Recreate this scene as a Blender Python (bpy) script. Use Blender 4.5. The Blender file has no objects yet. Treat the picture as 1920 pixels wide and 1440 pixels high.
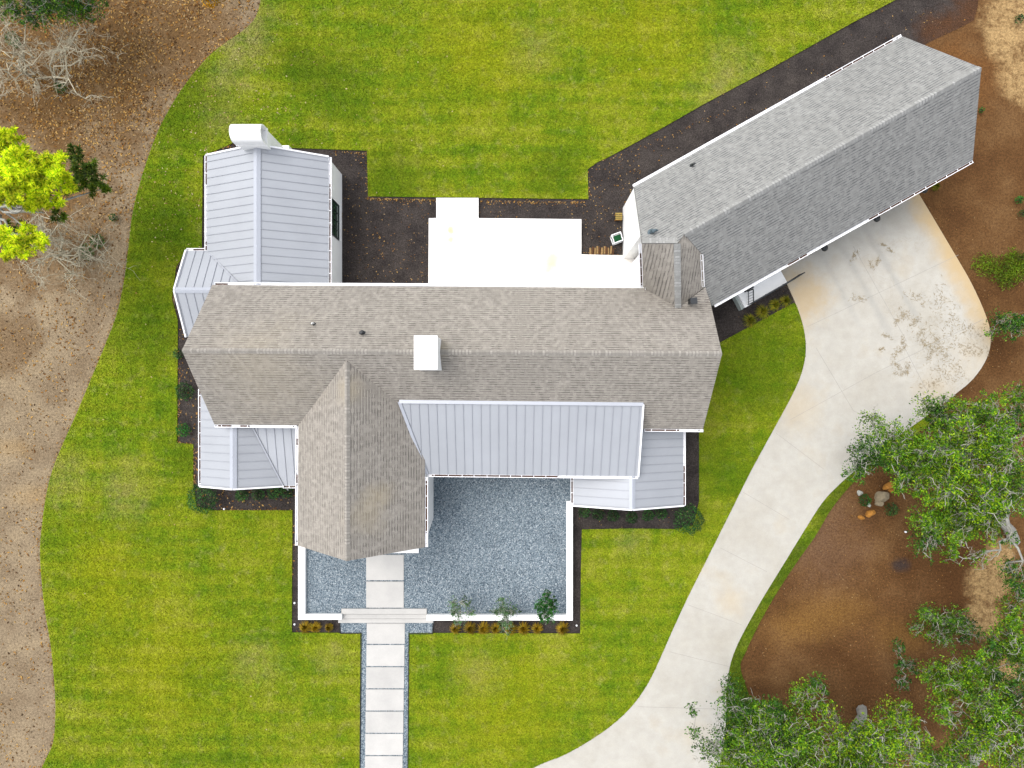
import bpy, bmesh, math, random
import numpy as np
from mathutils import Vector, Matrix
random.seed(7); rng = np.random.default_rng(7)
C = bpy.context.scene.collection
R = math.radians

# ------------------------------------------------------------------ camera, sky, sun, exposure
H = 38.0; F = 1333.0; NX, NY = 977.0, 737.0          # drone height, focal length in photo pixels, nadir
cam_d = bpy.data.cameras.new('camera'); cam = bpy.data.objects.new('camera', cam_d); C.objects.link(cam)
cam.location = (0, 0, H); cam.rotation_euler = (0, 0, 0)
cam_d.sensor_width = 36; cam_d.lens = 36 * F / 1920
cam_d.shift_x = -(NX - 960) / 1920; cam_d.shift_y = (NY - 720) / 1920
cam_d.clip_end = 2000; cam_d.clip_start = 0.5
sc = bpy.context.scene; sc.camera = cam
SUN_EL, SUN_AZ = 65, 298          # compass azimuth of the sun (0 = +Y, clockwise)
w = bpy.data.worlds.new('World'); sc.world = w; w.use_nodes = True
nt = w.node_tree; nt.nodes.clear()
sky = nt.nodes.new('ShaderNodeTexSky'); sky.sky_type = 'NISHITA'; sky.sun_disc = False
sky.sun_elevation = R(SUN_EL); sky.sun_rotation = R(SUN_AZ); sky.dust_density = 3.0; sky.air_density = 1.0
hs = nt.nodes.new('ShaderNodeHueSaturation'); hs.inputs['Saturation'].default_value = 0.27
bg = nt.nodes.new('ShaderNodeBackground'); bg.inputs[1].default_value = 0.15
wo = nt.nodes.new('ShaderNodeOutputWorld')
nt.links.new(sky.outputs[0], hs.inputs['Color']); nt.links.new(hs.outputs[0], bg.inputs[0]); nt.links.new(bg.outputs[0], wo.inputs[0])
sd = bpy.data.lights.new('sun', 'SUN'); sd.energy = 0.7; sd.angle = R(40); sd.color = (1.0, 0.95, 0.87)
so = bpy.data.objects.new('sun', sd); C.objects.link(so)
_d = Vector((math.sin(R(SUN_AZ)) * math.cos(R(SUN_EL)), math.cos(R(SUN_AZ)) * math.cos(R(SUN_EL)), math.sin(R(SUN_EL))))
so.rotation_euler = _d.to_track_quat('Z', 'Y').to_euler(); so.location = (0, 0, 60)
sc.view_settings.view_transform = 'Standard'; sc.view_settings.look = 'None'
sc.view_settings.exposure = 1.3; sc.view_settings.gamma = 1.0
sc.cycles.max_bounces = 6

# ------------------------------------------------------------------ basic helpers
def P(px, py, z=0.0):
    return Vector(((px - NX) * (H - z) / F, (NY - py) * (H - z) / F, z))
def on_plane(px, py, pl):
    a, b, c = pl; n = (b - a).cross(c - a); o = Vector((0, 0, H))
    d = Vector(((px - NX) / F, (NY - py) / F, -1)); t = n.dot(a - o) / n.dot(d)
    return o + d * t
def lin(c): return tuple(((v / 255) / 12.92 if v / 255 <= 0.04045 else ((v / 255 + 0.055) / 1.055) ** 2.4) for v in c)
FAC = 2.0
def S(r, g, b):                                     # real base colour of a surface seen as r,g,b under this exposure
    return tuple(min(0.85, v / FAC) for v in lin((r, g, b))) + (1.0,)

def tag(o, label=None, cat=None, group=None, kind=None):
    if label: o['label'] = label
    if cat: o['category'] = cat
    if group: o['group'] = group
    if kind: o['kind'] = kind
    return o
def empty(name, loc, label=None, cat=None, group=None, rz=0):
    o = bpy.data.objects.new(name, None); C.objects.link(o); o.location = loc; o.rotation_euler.z = rz
    o.empty_display_size = 0.3
    return tag(o, label, cat, group)
def link_mesh(name, me, mats, parent=None, local=False):
    for m in (mats if isinstance(mats, (list, tuple)) else [mats]): me.materials.append(m)
    o = bpy.data.objects.new(name, me); C.objects.link(o)
    if parent:
        o.parent = parent
        if not local:                               # geometry was given in world space
            chain = Matrix.Translation((0, 0, 0)); q = parent
            while q:
                chain = Matrix.LocRotScale(q.location, q.rotation_euler, q.scale) @ chain; q = q.parent
            me.transform(chain.inverted())
    return o

class MB:
    """collects faces and links them as one mesh object"""
    def __init__(s): s.v = []; s.f = []; s.m = []; s.uv = {}
    def face(s, pts, mi=0, uv=None):
        i = len(s.v); s.v += [tuple(p) for p in pts]
        s.f.append(tuple(range(i, i + len(pts)))); s.m.append(mi)
        if uv: s.uv[len(s.f) - 1] = uv
    def box(s, c, size, rz=0, mi=0, tilt=None):
        M = Matrix.Translation(c) @ (tilt or Matrix.Rotation(rz, 4, 'Z'))
        x, y, z = size[0] / 2, size[1] / 2, size[2] / 2
        p = [M @ Vector((a * x, b * y, d * z)) for d in (-1, 1) for a, b in ((-1, -1), (1, -1), (1, 1), (-1, 1))]
        for q in ((0, 3, 2, 1), (4, 5, 6, 7), (0, 1, 5, 4), (1, 2, 6, 5), (2, 3, 7, 6), (3, 0, 4, 7)): s.face([p[k] for k in q], mi)
    def bar(s, a, b, wd, ht, mi=0, up=Vector((0, 0, 1))):
        a, b = Vector(a), Vector(b); d = (b - a); L = d.length
        if L < 1e-5: return
        d /= L; sd = d.cross(up)
        if sd.length < 1e-4: sd = Vector((1, 0, 0))
        sd.normalize(); u = sd.cross(d).normalized()
        p = [q + sd * (i * wd / 2) + u * (j * ht / 2) for q in (a, b) for i, j in ((-1, -1), (1, -1), (1, 1), (-1, 1))]
        for q in ((0, 3, 2, 1), (4, 5, 6, 7), (0, 1, 5, 4), (1, 2, 6, 5), (2, 3, 7, 6), (3, 0, 4, 7)): s.face([p[k] for k in q], mi)
    def prism(s, pts, dz, mi=0, side=None, top=True, bot=True):
        pts = [Vector(p) for p in pts]; lo = [p + Vector((0, 0, dz)) for p in pts]   # dz negative: extrude down
        if top: s.face(pts, mi)
        if bot: s.face(lo[::-1], mi if side is None else side)
        for i in range(len(pts)):
            j = (i + 1) % len(pts); s.face([pts[i], lo[i], lo[j], pts[j]], mi if side is None else side)
    def tube(s, path, rad, n=8, mi=0, cap=True):
        path = [Vector(p) for p in path]; rings = []
        for i, p in enumerate(path):
            d = (path[min(i + 1, len(path) - 1)] - path[max(i - 1, 0)]).normalized()
            a = d.cross(Vector((0.13, 0.21, 0.97))); a = a.normalized() if a.length > 1e-3 else Vector((1, 0, 0))
            b = d.cross(a); r = rad[i] if isinstance(rad, (list, tuple)) else rad
            rings.append([p + (a * math.cos(t * 2 * math.pi / n) + b * math.sin(t * 2 * math.pi / n)) * r for t in range(n)])
        for i in range(len(rings) - 1):
            for t in range(n):
                u = (t + 1) % n; s.face([rings[i][t], rings[i][u], rings[i + 1][u], rings[i + 1][t]], mi)
        if cap: s.face(rings[0][::-1], mi); s.face(rings[-1], mi)
    def lathe(s, c, prof, n=20, mi=0):
        c = Vector(c)
        R_ = [[c + Vector((r * math.cos(t * 2 * math.pi / n), r * math.sin(t * 2 * math.pi / n), z)) for t in range(n)] for r, z in prof]
        for i in range(len(R_) - 1):
            for t in range(n):
                u = (t + 1) % n; s.face([R_[i][t], R_[i][u], R_[i + 1][u], R_[i + 1][t]], mi)
        s.face(R_[-1], mi); s.face(R_[0][::-1], mi)
    def build(s, name, mats, parent=None, smooth=False, weld=True):
        me = bpy.data.meshes.new(name); me.from_pydata(s.v, [], s.f); me.update()
        for p, m in zip(me.polygons, s.m): p.material_index = m
        if s.uv:
            L = me.uv_layers.new(name='UVMap')
            for fi, uv in s.uv.items():
                for k, li in enumerate(me.polygons[fi].loop_indices): L.data[li].uv = uv[k]
        if weld:
            bm = bmesh.new(); bm.from_mesh(me); bmesh.ops.remove_doubles(bm, verts=bm.verts, dist=1e-4)
            bmesh.ops.recalc_face_normals(bm, faces=bm.faces); bm.to_mesh(me); bm.free()
        if smooth:
            for p in me.polygons: p.use_smooth = True
        return link_mesh(name, me, mats, parent)

def sheet(name, loops, z, thick, mats, parent=None, px=True):
    """filled 2D outline(s) with holes, top at z, thickness below"""
    cu = bpy.data.curves.new(name, 'CURVE'); cu.dimensions = '2D'; cu.fill_mode = 'BOTH'; cu.extrude = thick / 2
    for lp in loops:
        sp = cu.splines.new('POLY'); sp.points.add(len(lp) - 1); sp.use_cyclic_u = True
        for i, (x, y) in enumerate(lp):
            q = P(x, y, z) if px else Vector((x, y, 0)); sp.points[i].co = (q.x, q.y, 0, 1)
    t = bpy.data.objects.new(name, cu); C.objects.link(t); bpy.context.view_layer.update()
    me = bpy.data.meshes.new_from_object(t); bpy.data.objects.remove(t); bpy.data.curves.remove(cu)
    me.transform(Matrix.Translation((0, 0, z - thick / 2))); me.name = name
    me.materials.clear()
    return link_mesh(name, me, mats, parent)
def smooth_line(pts, n=4, closed=False):
    out = []; k = len(pts)
    for i in range(k - 1):
        p0, p1, p2, p3 = pts[max(i - 1, 0)], pts[i], pts[i + 1], pts[min(i + 2, k - 1)]
        for j in range(n):
            t = j / n
            out.append(tuple(0.5 * ((2 * p1[a]) + (-p0[a] + p2[a]) * t + (2 * p0[a] - 5 * p1[a] + 4 * p2[a] - p3[a]) * t * t + (-p0[a] + 3 * p1[a] - 3 * p2[a] + p3[a]) * t ** 3) for a in (0, 1)))
    out.append(pts[-1]); return out

# ------------------------------------------------------------------ material helpers
class NT:
    def __init__(s, name, rough=0.9, spec=0.2):
        s.m = bpy.data.materials.new(name); s.m.use_nodes = True; s.t = s.m.node_tree
        s.b = s.t.nodes['Principled BSDF']; s.b.inputs['Roughness'].default_value = rough
        s.b.inputs['Specular IOR Level'].default_value = spec
        s.geo = s.t.nodes.new('ShaderNodeNewGeometry'); s.pos = s.geo.outputs['Position']
    def link(s, a, b): s.t.links.new(a, b)
    def n(s, kind, **kw):
        x = s.t.nodes.new(kind)
        for k, v in kw.items(): setattr(x, k, v)
        return x
    def put(s, node, idx, v):
        if v is None: return
        if hasattr(v, 'is_linked') or isinstance(v, bpy.types.NodeSocket): s.link(v, node.inputs[idx])
        else: node.inputs[idx].default_value = v
    def noise(s, scale, detail=3, rough=0.55, vec=None, dist=0.0):
        x = s.n('ShaderNodeTexNoise'); s.put(x, 'Vector', vec or s.pos); x.inputs['Scale'].default_value = scale
        x.inputs['Detail'].default_value = detail; x.inputs['Roughness'].default_value = rough; x.inputs['Distortion'].default_value = dist
        return x.outputs['Fac']
    def vor(s, scale, vec=None, feature='F1', out='Color', rnd=1.0):
        x = s.n('ShaderNodeTexVoronoi'); x.feature = feature; s.put(x, 'Vector', vec or s.pos); x.inputs['Scale'].default_value = scale
        x.inputs['Randomness'].default_value = rnd
        return x.outputs[out]
    def ramp(s, fac, stops, interp='LINEAR'):
        x = s.n('ShaderNodeValToRGB'); s.put(x, 0, fac); cr = x.color_ramp; cr.interpolation = interp
        while len(cr.elements) < len(stops): cr.elements.new(0.5)
        for e, (p, c) in zip(cr.elements, stops):
            e.position = p; e.color = (c, c, c, 1) if isinstance(c, (int, float)) else c
        return x.outputs[0]
    def mix(s, fac, a, b, mode='MIX'):
        x = s.n('ShaderNodeMix', data_type='RGBA', blend_type=mode)
        s.put(x, 0, fac); s.put(x, 6, a); s.put(x, 7, b); return x.outputs[2]
    def math(s, op, a, b=None, clamp=False):
        x = s.n('ShaderNodeMath', operation=op, use_clamp=clamp); s.put(x, 0, a); s.put(x, 1, b); return x.outputs[0]
    def mapr(s, v, a, b, c=0.0, d=1.0, smooth=True):
        x = s.n('ShaderNodeMapRange'); x.interpolation_type = 'SMOOTHSTEP' if smooth else 'LINEAR'
        for i, q in enumerate((v, a, b, c, d)): s.put(x, i, q)
        return x.outputs[0]
    def mul(s, col, fac): return s.mix(1.0, col, fac, 'MULTIPLY')
    def blob(s, px, py, r, soft=1.0, z=0, wob=1.2, sy=1.0):
        q = P(px, py, z); d = s.n('ShaderNodeVectorMath', operation='SUBTRACT'); s.link(s.pos, d.inputs[0]); d.inputs[1].default_value = (q.x, q.y, 0)
        e = s.n('ShaderNodeVectorMath', operation='MULTIPLY'); s.link(d.outputs[0], e.inputs[0]); e.inputs[1].default_value = (1, sy, 0)
        l = s.n('ShaderNodeVectorMath', operation='LENGTH'); s.link(e.outputs[0], l.inputs[0])
        v = s.math('ADD', l.outputs['Value'], s.math('MULTIPLY', s.math('SUBTRACT', s.nz_(), 0.5), wob * r * 1.5))
        return s.mapr(v, r, r * (1 - soft), 0, 1)
    def nz_(s):
        if not hasattr(s, '_nz'): s._nz = s.math('ADD', s.math('MULTIPLY', s.noise(0.5, 5, .65), 0.6), s.math('MULTIPLY', s.noise(2.6, 5, .7), 0.4))
        return s._nz
    def line(s, p, q, w0, w1):
        a, b = P(*p), P(*q); d = (b - a).normalized(); n = Vector((-d.y, d.x, 0))
        x = s.n('ShaderNodeVectorMath', operation='DOT_PRODUCT'); s.link(s.pos, x.inputs[0]); x.inputs[1].default_value = n
        v = s.math('ABSOLUTE', s.math('SUBTRACT', x.outputs['Value'], n.dot(a)))
        v = s.math('ADD', v, s.math('MULTIPLY', s.math('SUBTRACT', s.noise(0.8, 4), 0.5), w1 * 1.2))
        return s.mapr(v, w1, w0, 0, 1)
    def bump(s, h, st=0.3, dist=0.02):
        x = s.n('ShaderNodeBump'); s.put(x, 'Height', h); x.inputs['Strength'].default_value = st; x.inputs['Distance'].default_value = dist
        s.link(x.outputs[0], s.b.inputs['Normal'])
    def done(s, col): s.put(s.b, 'Base Color', col); return s.m

def plain(name, col, rough=0.7, var=0.08, scale=6, spec=0.3, metal=0):
    t = NT(name, rough, spec); t.b.inputs['Metallic'].default_value = metal
    return t.done(t.mul(col, t.ramp(t.noise(scale, 4), [(0.3, 1 - var), (0.7, 1 + 0 * var)])))

def lawn_colour(t):
    def stretched(sx, sy, sc, det=3):
        mp = t.n('ShaderNodeMapping'); t.link(t.pos, mp.inputs['Vector']); mp.inputs['Scale'].default_value = (sx, sy, 1); mp.inputs['Rotation'].default_value = (0, 0, 0.01)
        return t.noise(sc, det, 0.55, vec=mp.outputs[0])
    big = t.noise(0.28, 5, 0.6); mid = t.noise(2.4, 5, 0.7); hz = stretched(0.10, 1.0, 1.5); vt = stretched(1.0, 0.12, 1.3)
    f = t.math('ADD', t.math('ADD', t.math('MULTIPLY', big, 0.36), t.math('MULTIPLY', mid, 0.22)), t.math('ADD', t.math('MULTIPLY', hz, 0.26), t.math('MULTIPLY', vt, 0.16)))
    c = t.ramp(f, [(0.37, S(98, 138, 22)), (0.45, S(130, 160, 26)), (0.53, S(158, 174, 34)), (0.62, S(184, 188, 66))])
    straw = t.ramp(t.noise(1.6, 6, 0.75), [(0.54, 0), (0.68, 0.45)])
    c = t.mix(straw, c, S(186, 182, 104))
    sp = t.n('ShaderNodeSeparateXYZ'); t.link(t.pos, sp.inputs[0])
    st = t.math('SINE', t.math('MULTIPLY', t.math('ADD', sp.outputs['Y'], t.math('MULTIPLY', t.noise(0.3, 2), 1.0)), 7.0))
    c = t.mul(c, t.ramp(t.math('ADD', t.math('MULTIPLY', st, 0.5), 0.5), [(0, 0.955), (1, 1.045)]))
    nz = t.ramp(t.noise(0.9, 6, 0.75), [(0.42, 0.25), (0.58, 1)])
    for (x, y, r, so_) in ((1420, 690, 4.2, 0.8), (1345, 880, 3.2, 0.9), (300, 420, 3.6, 0.9), (270, 620, 3.5, 0.9), (345, 200, 4, 0.9), (740, 330, 3.0, 0.9), (560, 300, 2.5, 0.9), (1040, 330, 2.2, 0.9), (640, 160, 3, .9), (560, 120, 2, .9), (350, 860, 2, .9)):
        c = t.mix(t.math('MULTIPLY', t.blob(x, y, r, so_), 0.6), c, S(90, 124, 16))
    for (x, y, r) in ((1375, 130, 2.4), (1330, 175, 1.8), (445, 95, 2.2), (470, 40, 2.4), (455, 70, 2.0), (430, 150, 2.0), (410, 225, 1.6), (625, 1230, 1.4), (240, 915, 2.6), (130, 900, 2.2), (1000, 90, 2), (1180, 1010, 1.5), (900, 1260, 2), (480, 1240, 2)):
        c = t.mix(t.math('MULTIPLY', t.math('MULTIPLY', t.blob(x, y, r, 1.0), nz), 0.45), c, S(188, 176, 112))
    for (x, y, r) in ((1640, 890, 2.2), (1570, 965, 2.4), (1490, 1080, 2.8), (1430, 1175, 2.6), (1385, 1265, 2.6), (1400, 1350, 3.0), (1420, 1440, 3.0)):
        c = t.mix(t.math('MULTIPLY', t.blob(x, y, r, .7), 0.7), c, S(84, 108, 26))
    for (x, y, r) in ((900, 100, 5), (300, 1250, 6), (950, 1330, 5), (1200, 60, 5), (200, 1080, 4)):
        c = t.mix(t.math('MULTIPLY', t.blob(x, y, r, 1.0), 0.35), c, S(186, 186, 18))
    return c
def mat_lawn():
    t = NT('lawn_grass', 0.95, 0.1); c = lawn_colour(t); fine = t.noise(13, 3, 0.65); vf = t.noise(34, 2, 0.6)
    c = t.mul(c, t.ramp(fine, [(0.36, 0.68), (0.5, 0.97), (0.64, 1.25)]))
    c = t.mul(c, t.ramp(vf, [(0.36, 0.68), (0.5, 0.95), (0.64, 1.3)]))
    t.bump(fine, 0.5, 0.04)
    return t.done(c)
def mat_blade():
    t = NT('lawn_blade', 0.9, 0.1); c = lawn_colour(t)
    return t.done(t.mul(c, t.ramp(t.geo.outputs['Random Per Island'], [(0, (.62, .66, .6, 1)), (0.5, (1, 1, 1, 1)), (0.85, (1.28, 1.22, 1.3, 1)), (1, (1.6, 1.5, 3.0, 1))])))
def mat_ground():
    t = NT('leaf_strewn_ground', 0.95, 0.1)
    sp = t.n('ShaderNodeSeparateXYZ'); t.link(t.pos, sp.inputs[0])
    left = t.ramp(t.noise(0.5, 5, 0.6), [(0.36, S(146, 126, 100)), (0.5, S(162, 143, 116)), (0.62, S(174, 154, 124))])
    for (x, y, r, k) in ((90, 110, 9, 1.0), (300, 60, 6, 0.8), (60, 420, 5.5, 0.9), (0, 640, 3, .5), (380, 20, 3.5, .6)):
        left = t.mix(t.math('MULTIPLY', t.blob(x, y, r, 0.75), k), left, S(126, 96, 60))
    for (x, y, r) in ((20, 840, 1.6), (60, 930, 2)):
        left = t.mix(t.math('MULTIPLY', t.blob(x, y, r, 0.9, sy=2), 0.3), left, S(200, 165, 110))
    right = t.ramp(t.noise(0.45, 5, 0.6), [(0.36, S(104, 72, 42)), (0.5, S(118, 84, 50)), (0.66, S(132, 98, 62))])
    for (x, y, r, k) in ((1560, 1150, 3.0, .6), (1480, 1180, 2.6, 0.5), (1690, 1190, 2.5, .45)):
        right = t.mix(t.math('MULTIPLY', t.blob(x, y, r, 1.0, sy=1.5), k), right, S(156, 116, 60))
    right = t.mix(t.math('MULTIPLY', t.blob(1540, 1010, 4, 1.0), 0.7), right, S(132, 102, 78))
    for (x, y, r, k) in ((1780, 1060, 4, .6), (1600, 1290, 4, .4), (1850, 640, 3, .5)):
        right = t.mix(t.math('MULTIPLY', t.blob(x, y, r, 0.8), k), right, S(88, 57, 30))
    for (x, y, r) in ((1905, 30, 2.2), (1880, 80, 1.2), (1855, 1090, 1.5), (1845, 1160, 1.2), (1880, 1040, 1.1), (1890, 1260, 1.0), (1930, 150, 2)):
        right = t.mix(t.math('MULTIPLY', t.math('MULTIPLY', t.blob(x, y, r, 0.5), t.ramp(t.noise(3.5, 5, .75), [(.4, .35), (.55, 1)])), 0.9), right, S(204, 170, 118))
    right = t.mix(t.math('MULTIPLY', t.blob(1790, 150, 3, 0.8), 0.5), right, S(146, 98, 52))
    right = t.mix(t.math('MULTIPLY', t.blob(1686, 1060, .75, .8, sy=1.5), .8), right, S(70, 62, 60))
    c = t.mix(t.mapr(sp.outputs['X'], -2, 2), left, right)
    c = t.mul(c, t.ramp(t.noise(9, 4, 0.7), [(0.36, 0.68), (0.5, 1.0), (0.64, 1.25)]))
    c = t.mul(c, t.ramp(t.noise(30, 2, 0.6), [(0.36, 0.66), (0.5, 1.0), (0.64, 1.3)]))
    t.bump(t.noise(12, 3), 0.5, 0.05)
    return t.done(c)
def mat_mulch():
    t = NT('dark_mulch', 0.95, 0.1)
    c = t.ramp(t.noise(1.0, 5, 0.6), [(0.3, S(56, 51, 50)), (0.7, S(84, 77, 73))])
    for (x, y, r) in ((1800, 40, 1.8), (1760, 60, 1.6), (1820, 10, 1.4)):
        c = t.mix(t.math('MULTIPLY', t.blob(x, y, r, 0.8), 0.7), c, S(100, 68, 44))
    c = t.mul(c, t.ramp(t.noise(16, 4, 0.75), [(0.3, 0.45), (0.5, 1.0), (0.68, 1.7)]))
    c = t.mul(c, t.ramp(t.noise(38, 2, 0.6), [(0.3, 0.6), (0.5, 1.0), (0.7, 1.5)]))
    t.bump(t.noise(20, 3), 0.7, 0.05)
    return t.done(c)
def mat_gravel():
    t = NT('blue_grey_gravel', 0.9, 0.1)
    cell = t.vor(25); bw = t.n('ShaderNodeRGBToBW'); t.link(cell, bw.inputs[0])
    c = t.ramp(bw.outputs[0], [(0.03, S(56, 72, 88)), (0.3, S(108, 125, 138)), (0.5, S(138, 153, 163)), (0.75, S(170, 183, 191)), (0.97, S(226, 233, 236))])
    c = t.mul(c, t.ramp(t.noise(14, 4, .7), [(0.3, 0.74), (0.5, 1.0), (0.7, 1.2)]))
    c = t.mul(c, t.ramp(t.noise(0.4, 3), [(0.3, 0.92), (0.7, 1.08)]))
    t.bump(t.vor(25, out='Distance'), 0.6, 0.03)
    return t.done(c)
def mat_concrete():
    t = NT('driveway_concrete', 0.85, 0.2)
    c = t.ramp(t.noise(0.35, 5, 0.6), [(0.3, S(212, 206, 193)), (0.55, S(223, 219, 209)), (0.75, S(219, 209, 190))])
    c = t.mul(c, t.ramp(t.noise(2.2, 5, 0.65), [(0.3, 0.93), (0.7, 1.05)]))
    stain = t.math('MAXIMUM', t.line((1724, 365), (1835, 570), 0.0, 1.3), t.math('MULTIPLY', t.blob(1500, 560, 2.4, 1), 0.8))
    c = t.mix(t.math('MULTIPLY', stain, 0.75), c, S(226, 192, 132))
    for (x, y, r) in ((1490, 760, 2.0), (1840, 660, 2), (1370, 1130, 1.2), (1300, 1060, 1), (1760, 740, 2)):
        c = t.mix(t.math('MULTIPLY', t.blob(x, y, r, 1), 0.4), c, S(228, 205, 165))
    # tyre tracks out of the two garage doors
    for a, b, w_, k in (((1570, 450), (1680, 650), 0.35, .3), ((1618, 425), (1725, 610), 0.3, .35), ((1535, 470), (1600, 590), .25, .22)):
        m = t.math('MULTIPLY', t.line(a, b, 0.0, w_), t.blob((a[0] + b[0]) / 2, (a[1] + b[1]) / 2, 4.0, 0.7, wob=.4))
        c = t.mix(t.math('MULTIPLY', m, k), c, S(176, 177, 174))
    # washed pine-straw swirls
    sw = t.noise(1.3, 6, 0.62, dist=1.6); line = t.math('ABSOLUTE', t.math('SUBTRACT', sw, 0.5))
    m = t.mapr(line, 0.028, 0.0)
    m = t.math('MULTIPLY', m, t.ramp(t.noise(0.8, 3), [(0.42, 0), (0.6, 1)]))
    reg = t.math('MAXIMUM', t.blob(1745, 650, 4.6, 0.7), t.math('MULTIPLY', t.blob(1680, 480, 4.2, 0.9), 0.6))
    m = t.math('MULTIPLY', m, reg)
    c = t.mix(t.math('MULTIPLY', m, 0.38), c, S(180, 166, 136))
    c = t.mul(c, t.ramp(t.noise(24, 3, 0.7), [(0.3, 0.95), (0.7, 1.04)]))
    return t.done(c)
def mat_patio():
    t = NT('pale_patio_stone', 0.8, 0.2)
    c = t.ramp(t.noise(0.7, 4), [(0.3, (0.72, 0.70, 0.68, 1)), (0.7, (0.80, 0.79, 0.78, 1))])
    for (x, y, r, k) in ((845, 432, .4, .9), (845, 449, .3, .8), (1035, 490, .8, .7), (1150, 505, 1.3, .4), (852, 475, .3, .5), (870, 485, .4, .5), (1040, 515, 1.0, .35), (1130, 510, 2.4, .25)):
        c = t.mix(t.math('MULTIPLY', t.blob(x, y, r, 0.9, z=.2, wob=1.6), k), c, (.50, .37, .22, 1))
    return t.done(c)
def mat_slab():
    t = NT('pale_walk_slab', 0.85, 0.2)
    oi = t.n('ShaderNodeObjectInfo')
    c = t.ramp(t.noise(0.9, 5, 0.6), [(0.3, S(220, 218, 214)), (0.7, S(236, 233, 228))])
    c = t.mul(c, t.ramp(oi.outputs['Random'], [(0, 0.93), (1, 1.03)]))
    return t.done(t.mul(c, t.ramp(t.noise(18, 3), [(0.3, 0.97), (0.7, 1.03)])))
def mat_shingle(name, a, b, cdark, warm=True):
    t = NT(name, 0.92, 0.12)
    uv = t.n('ShaderNodeUVMap').outputs[0]
    def brick(w_, h_, off, mort, c1, c2, cm):
        x = t.n('ShaderNodeTexBrick'); t.link(uv, x.inputs['Vector']); x.inputs['Scale'].default_value = 1.0
        x.offset = off; x.offset_frequency = 2; x.inputs['Brick Width'].default_value = w_; x.inputs['Row Height'].default_value = h_
        x.inputs['Mortar Size'].default_value = mort; x.inputs['Mortar Smooth'].default_value = 0.3; x.inputs['Bias'].default_value = 0.0
        x.inputs['Color1'].default_value = c1; x.inputs['Color2'].default_value = c2; x.inputs['Mortar'].default_value = cm
        return x
    x1 = brick(0.22, 0.15, 0.5, 0.0, a, b, cdark); c = x1.outputs['Color']
    x2 = brick(0.12, 0.15, 0.37, 0.0, (0.90, 0.90, 0.90, 1), (1.07, 1.07, 1.07, 1), (1, 1, 1, 1))
    c = t.mul(c, x2.outputs['Color'])
    x3 = brick(0.17, 0.15, 0.31, 0.0, (0, 0, 0, 1), (1, 1, 1, 1), (1, 1, 1, 1)); b3 = t.n('ShaderNodeRGBToBW'); t.link(x3.outputs['Color'], b3.inputs[0])
    sp = t.n('ShaderNodeSeparateXYZ'); t.link(uv, sp.inputs[0])
    fr = t.math('FRACT', t.math('DIVIDE', sp.outputs['Y'], 0.15))
    ln = t.mapr(t.math('ABSOLUTE', t.math('SUBTRACT', fr, 0.5)), 0.22, 0.42, 0, 1)
    dash = t.math('MULTIPLY', ln, t.ramp(b3.outputs[0], [(0.35, 0.12), (0.7, 1.0)]))
    c = t.mix(t.math('MULTIPLY', dash, 0.78), c, cdark)
    c = t.mul(c, t.ramp(t.noise(0.35, 4), [(0.35, 0.965), (0.65, 1.035)]))
    c = t.mul(c, t.ramp(t.noise(2.5, 5, .7), [(0.35, 0.98), (0.65, 1.02)]))
    c = t.mul(c, t.ramp(t.noise(30, 2, .6), [(0.36, 0.90), (0.64, 1.1)]))
    if warm:    # dust and pollen lying on the front wing
        for (x, y, r, k) in ((712, 930, .9, .4), (690, 965, 1.2, .3), (665, 730, 1.0, .35), (832, 655, .6, .3), (500, 690, 3.5, .2)):
            c = t.mix(t.math('MULTIPLY', t.blob(x, y, r, 1.0, z=6), k), c, S(212, 196, 162))
    t.bump(x1.outputs['Fac'], 0.5, 0.012)
    return t.done(c)
def mat_metal(name, base):
    t = NT(name, 0.42, 0.5); t.b.inputs['Metallic'].default_value = 0.15
    c = t.mul(base, t.ramp(t.noise(0.6, 4), [(0.3, 0.95), (0.7, 1.04)]))
    return t.done(c)
def mat_leaf(name, cols, rough=0.6, trans=0.25):
    t = NT(name, rough, 0.25)
    c = t.ramp(t.geo.outputs['Random Per Island'], [(i / (len(cols) - 1), q) for i, q in enumerate(cols)])
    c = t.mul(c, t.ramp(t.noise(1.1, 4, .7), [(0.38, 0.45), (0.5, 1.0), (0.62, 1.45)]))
    c2 = t.done(c)
    tr = t.n('ShaderNodeBsdfTranslucent'); t.put(tr, 0, c); mx = t.n('ShaderNodeMixShader'); mx.inputs[0].default_value = trans
    out = [n for n in t.t.nodes if n.type == 'OUTPUT_MATERIAL'][0]
    t.link(t.b.outputs[0], mx.inputs[1]); t.link(tr.outputs[0], mx.inputs[2]); t.link(mx.outputs[0], out.inputs[0])
    return c2
def mat_litter(name, cols):
    t = NT(name, 0.9, 0.1)
    return t.done(t.ramp(t.geo.outputs['Random Per Island'], [(i / (len(cols) - 1), q) for i, q in enumerate(cols)]))

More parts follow.
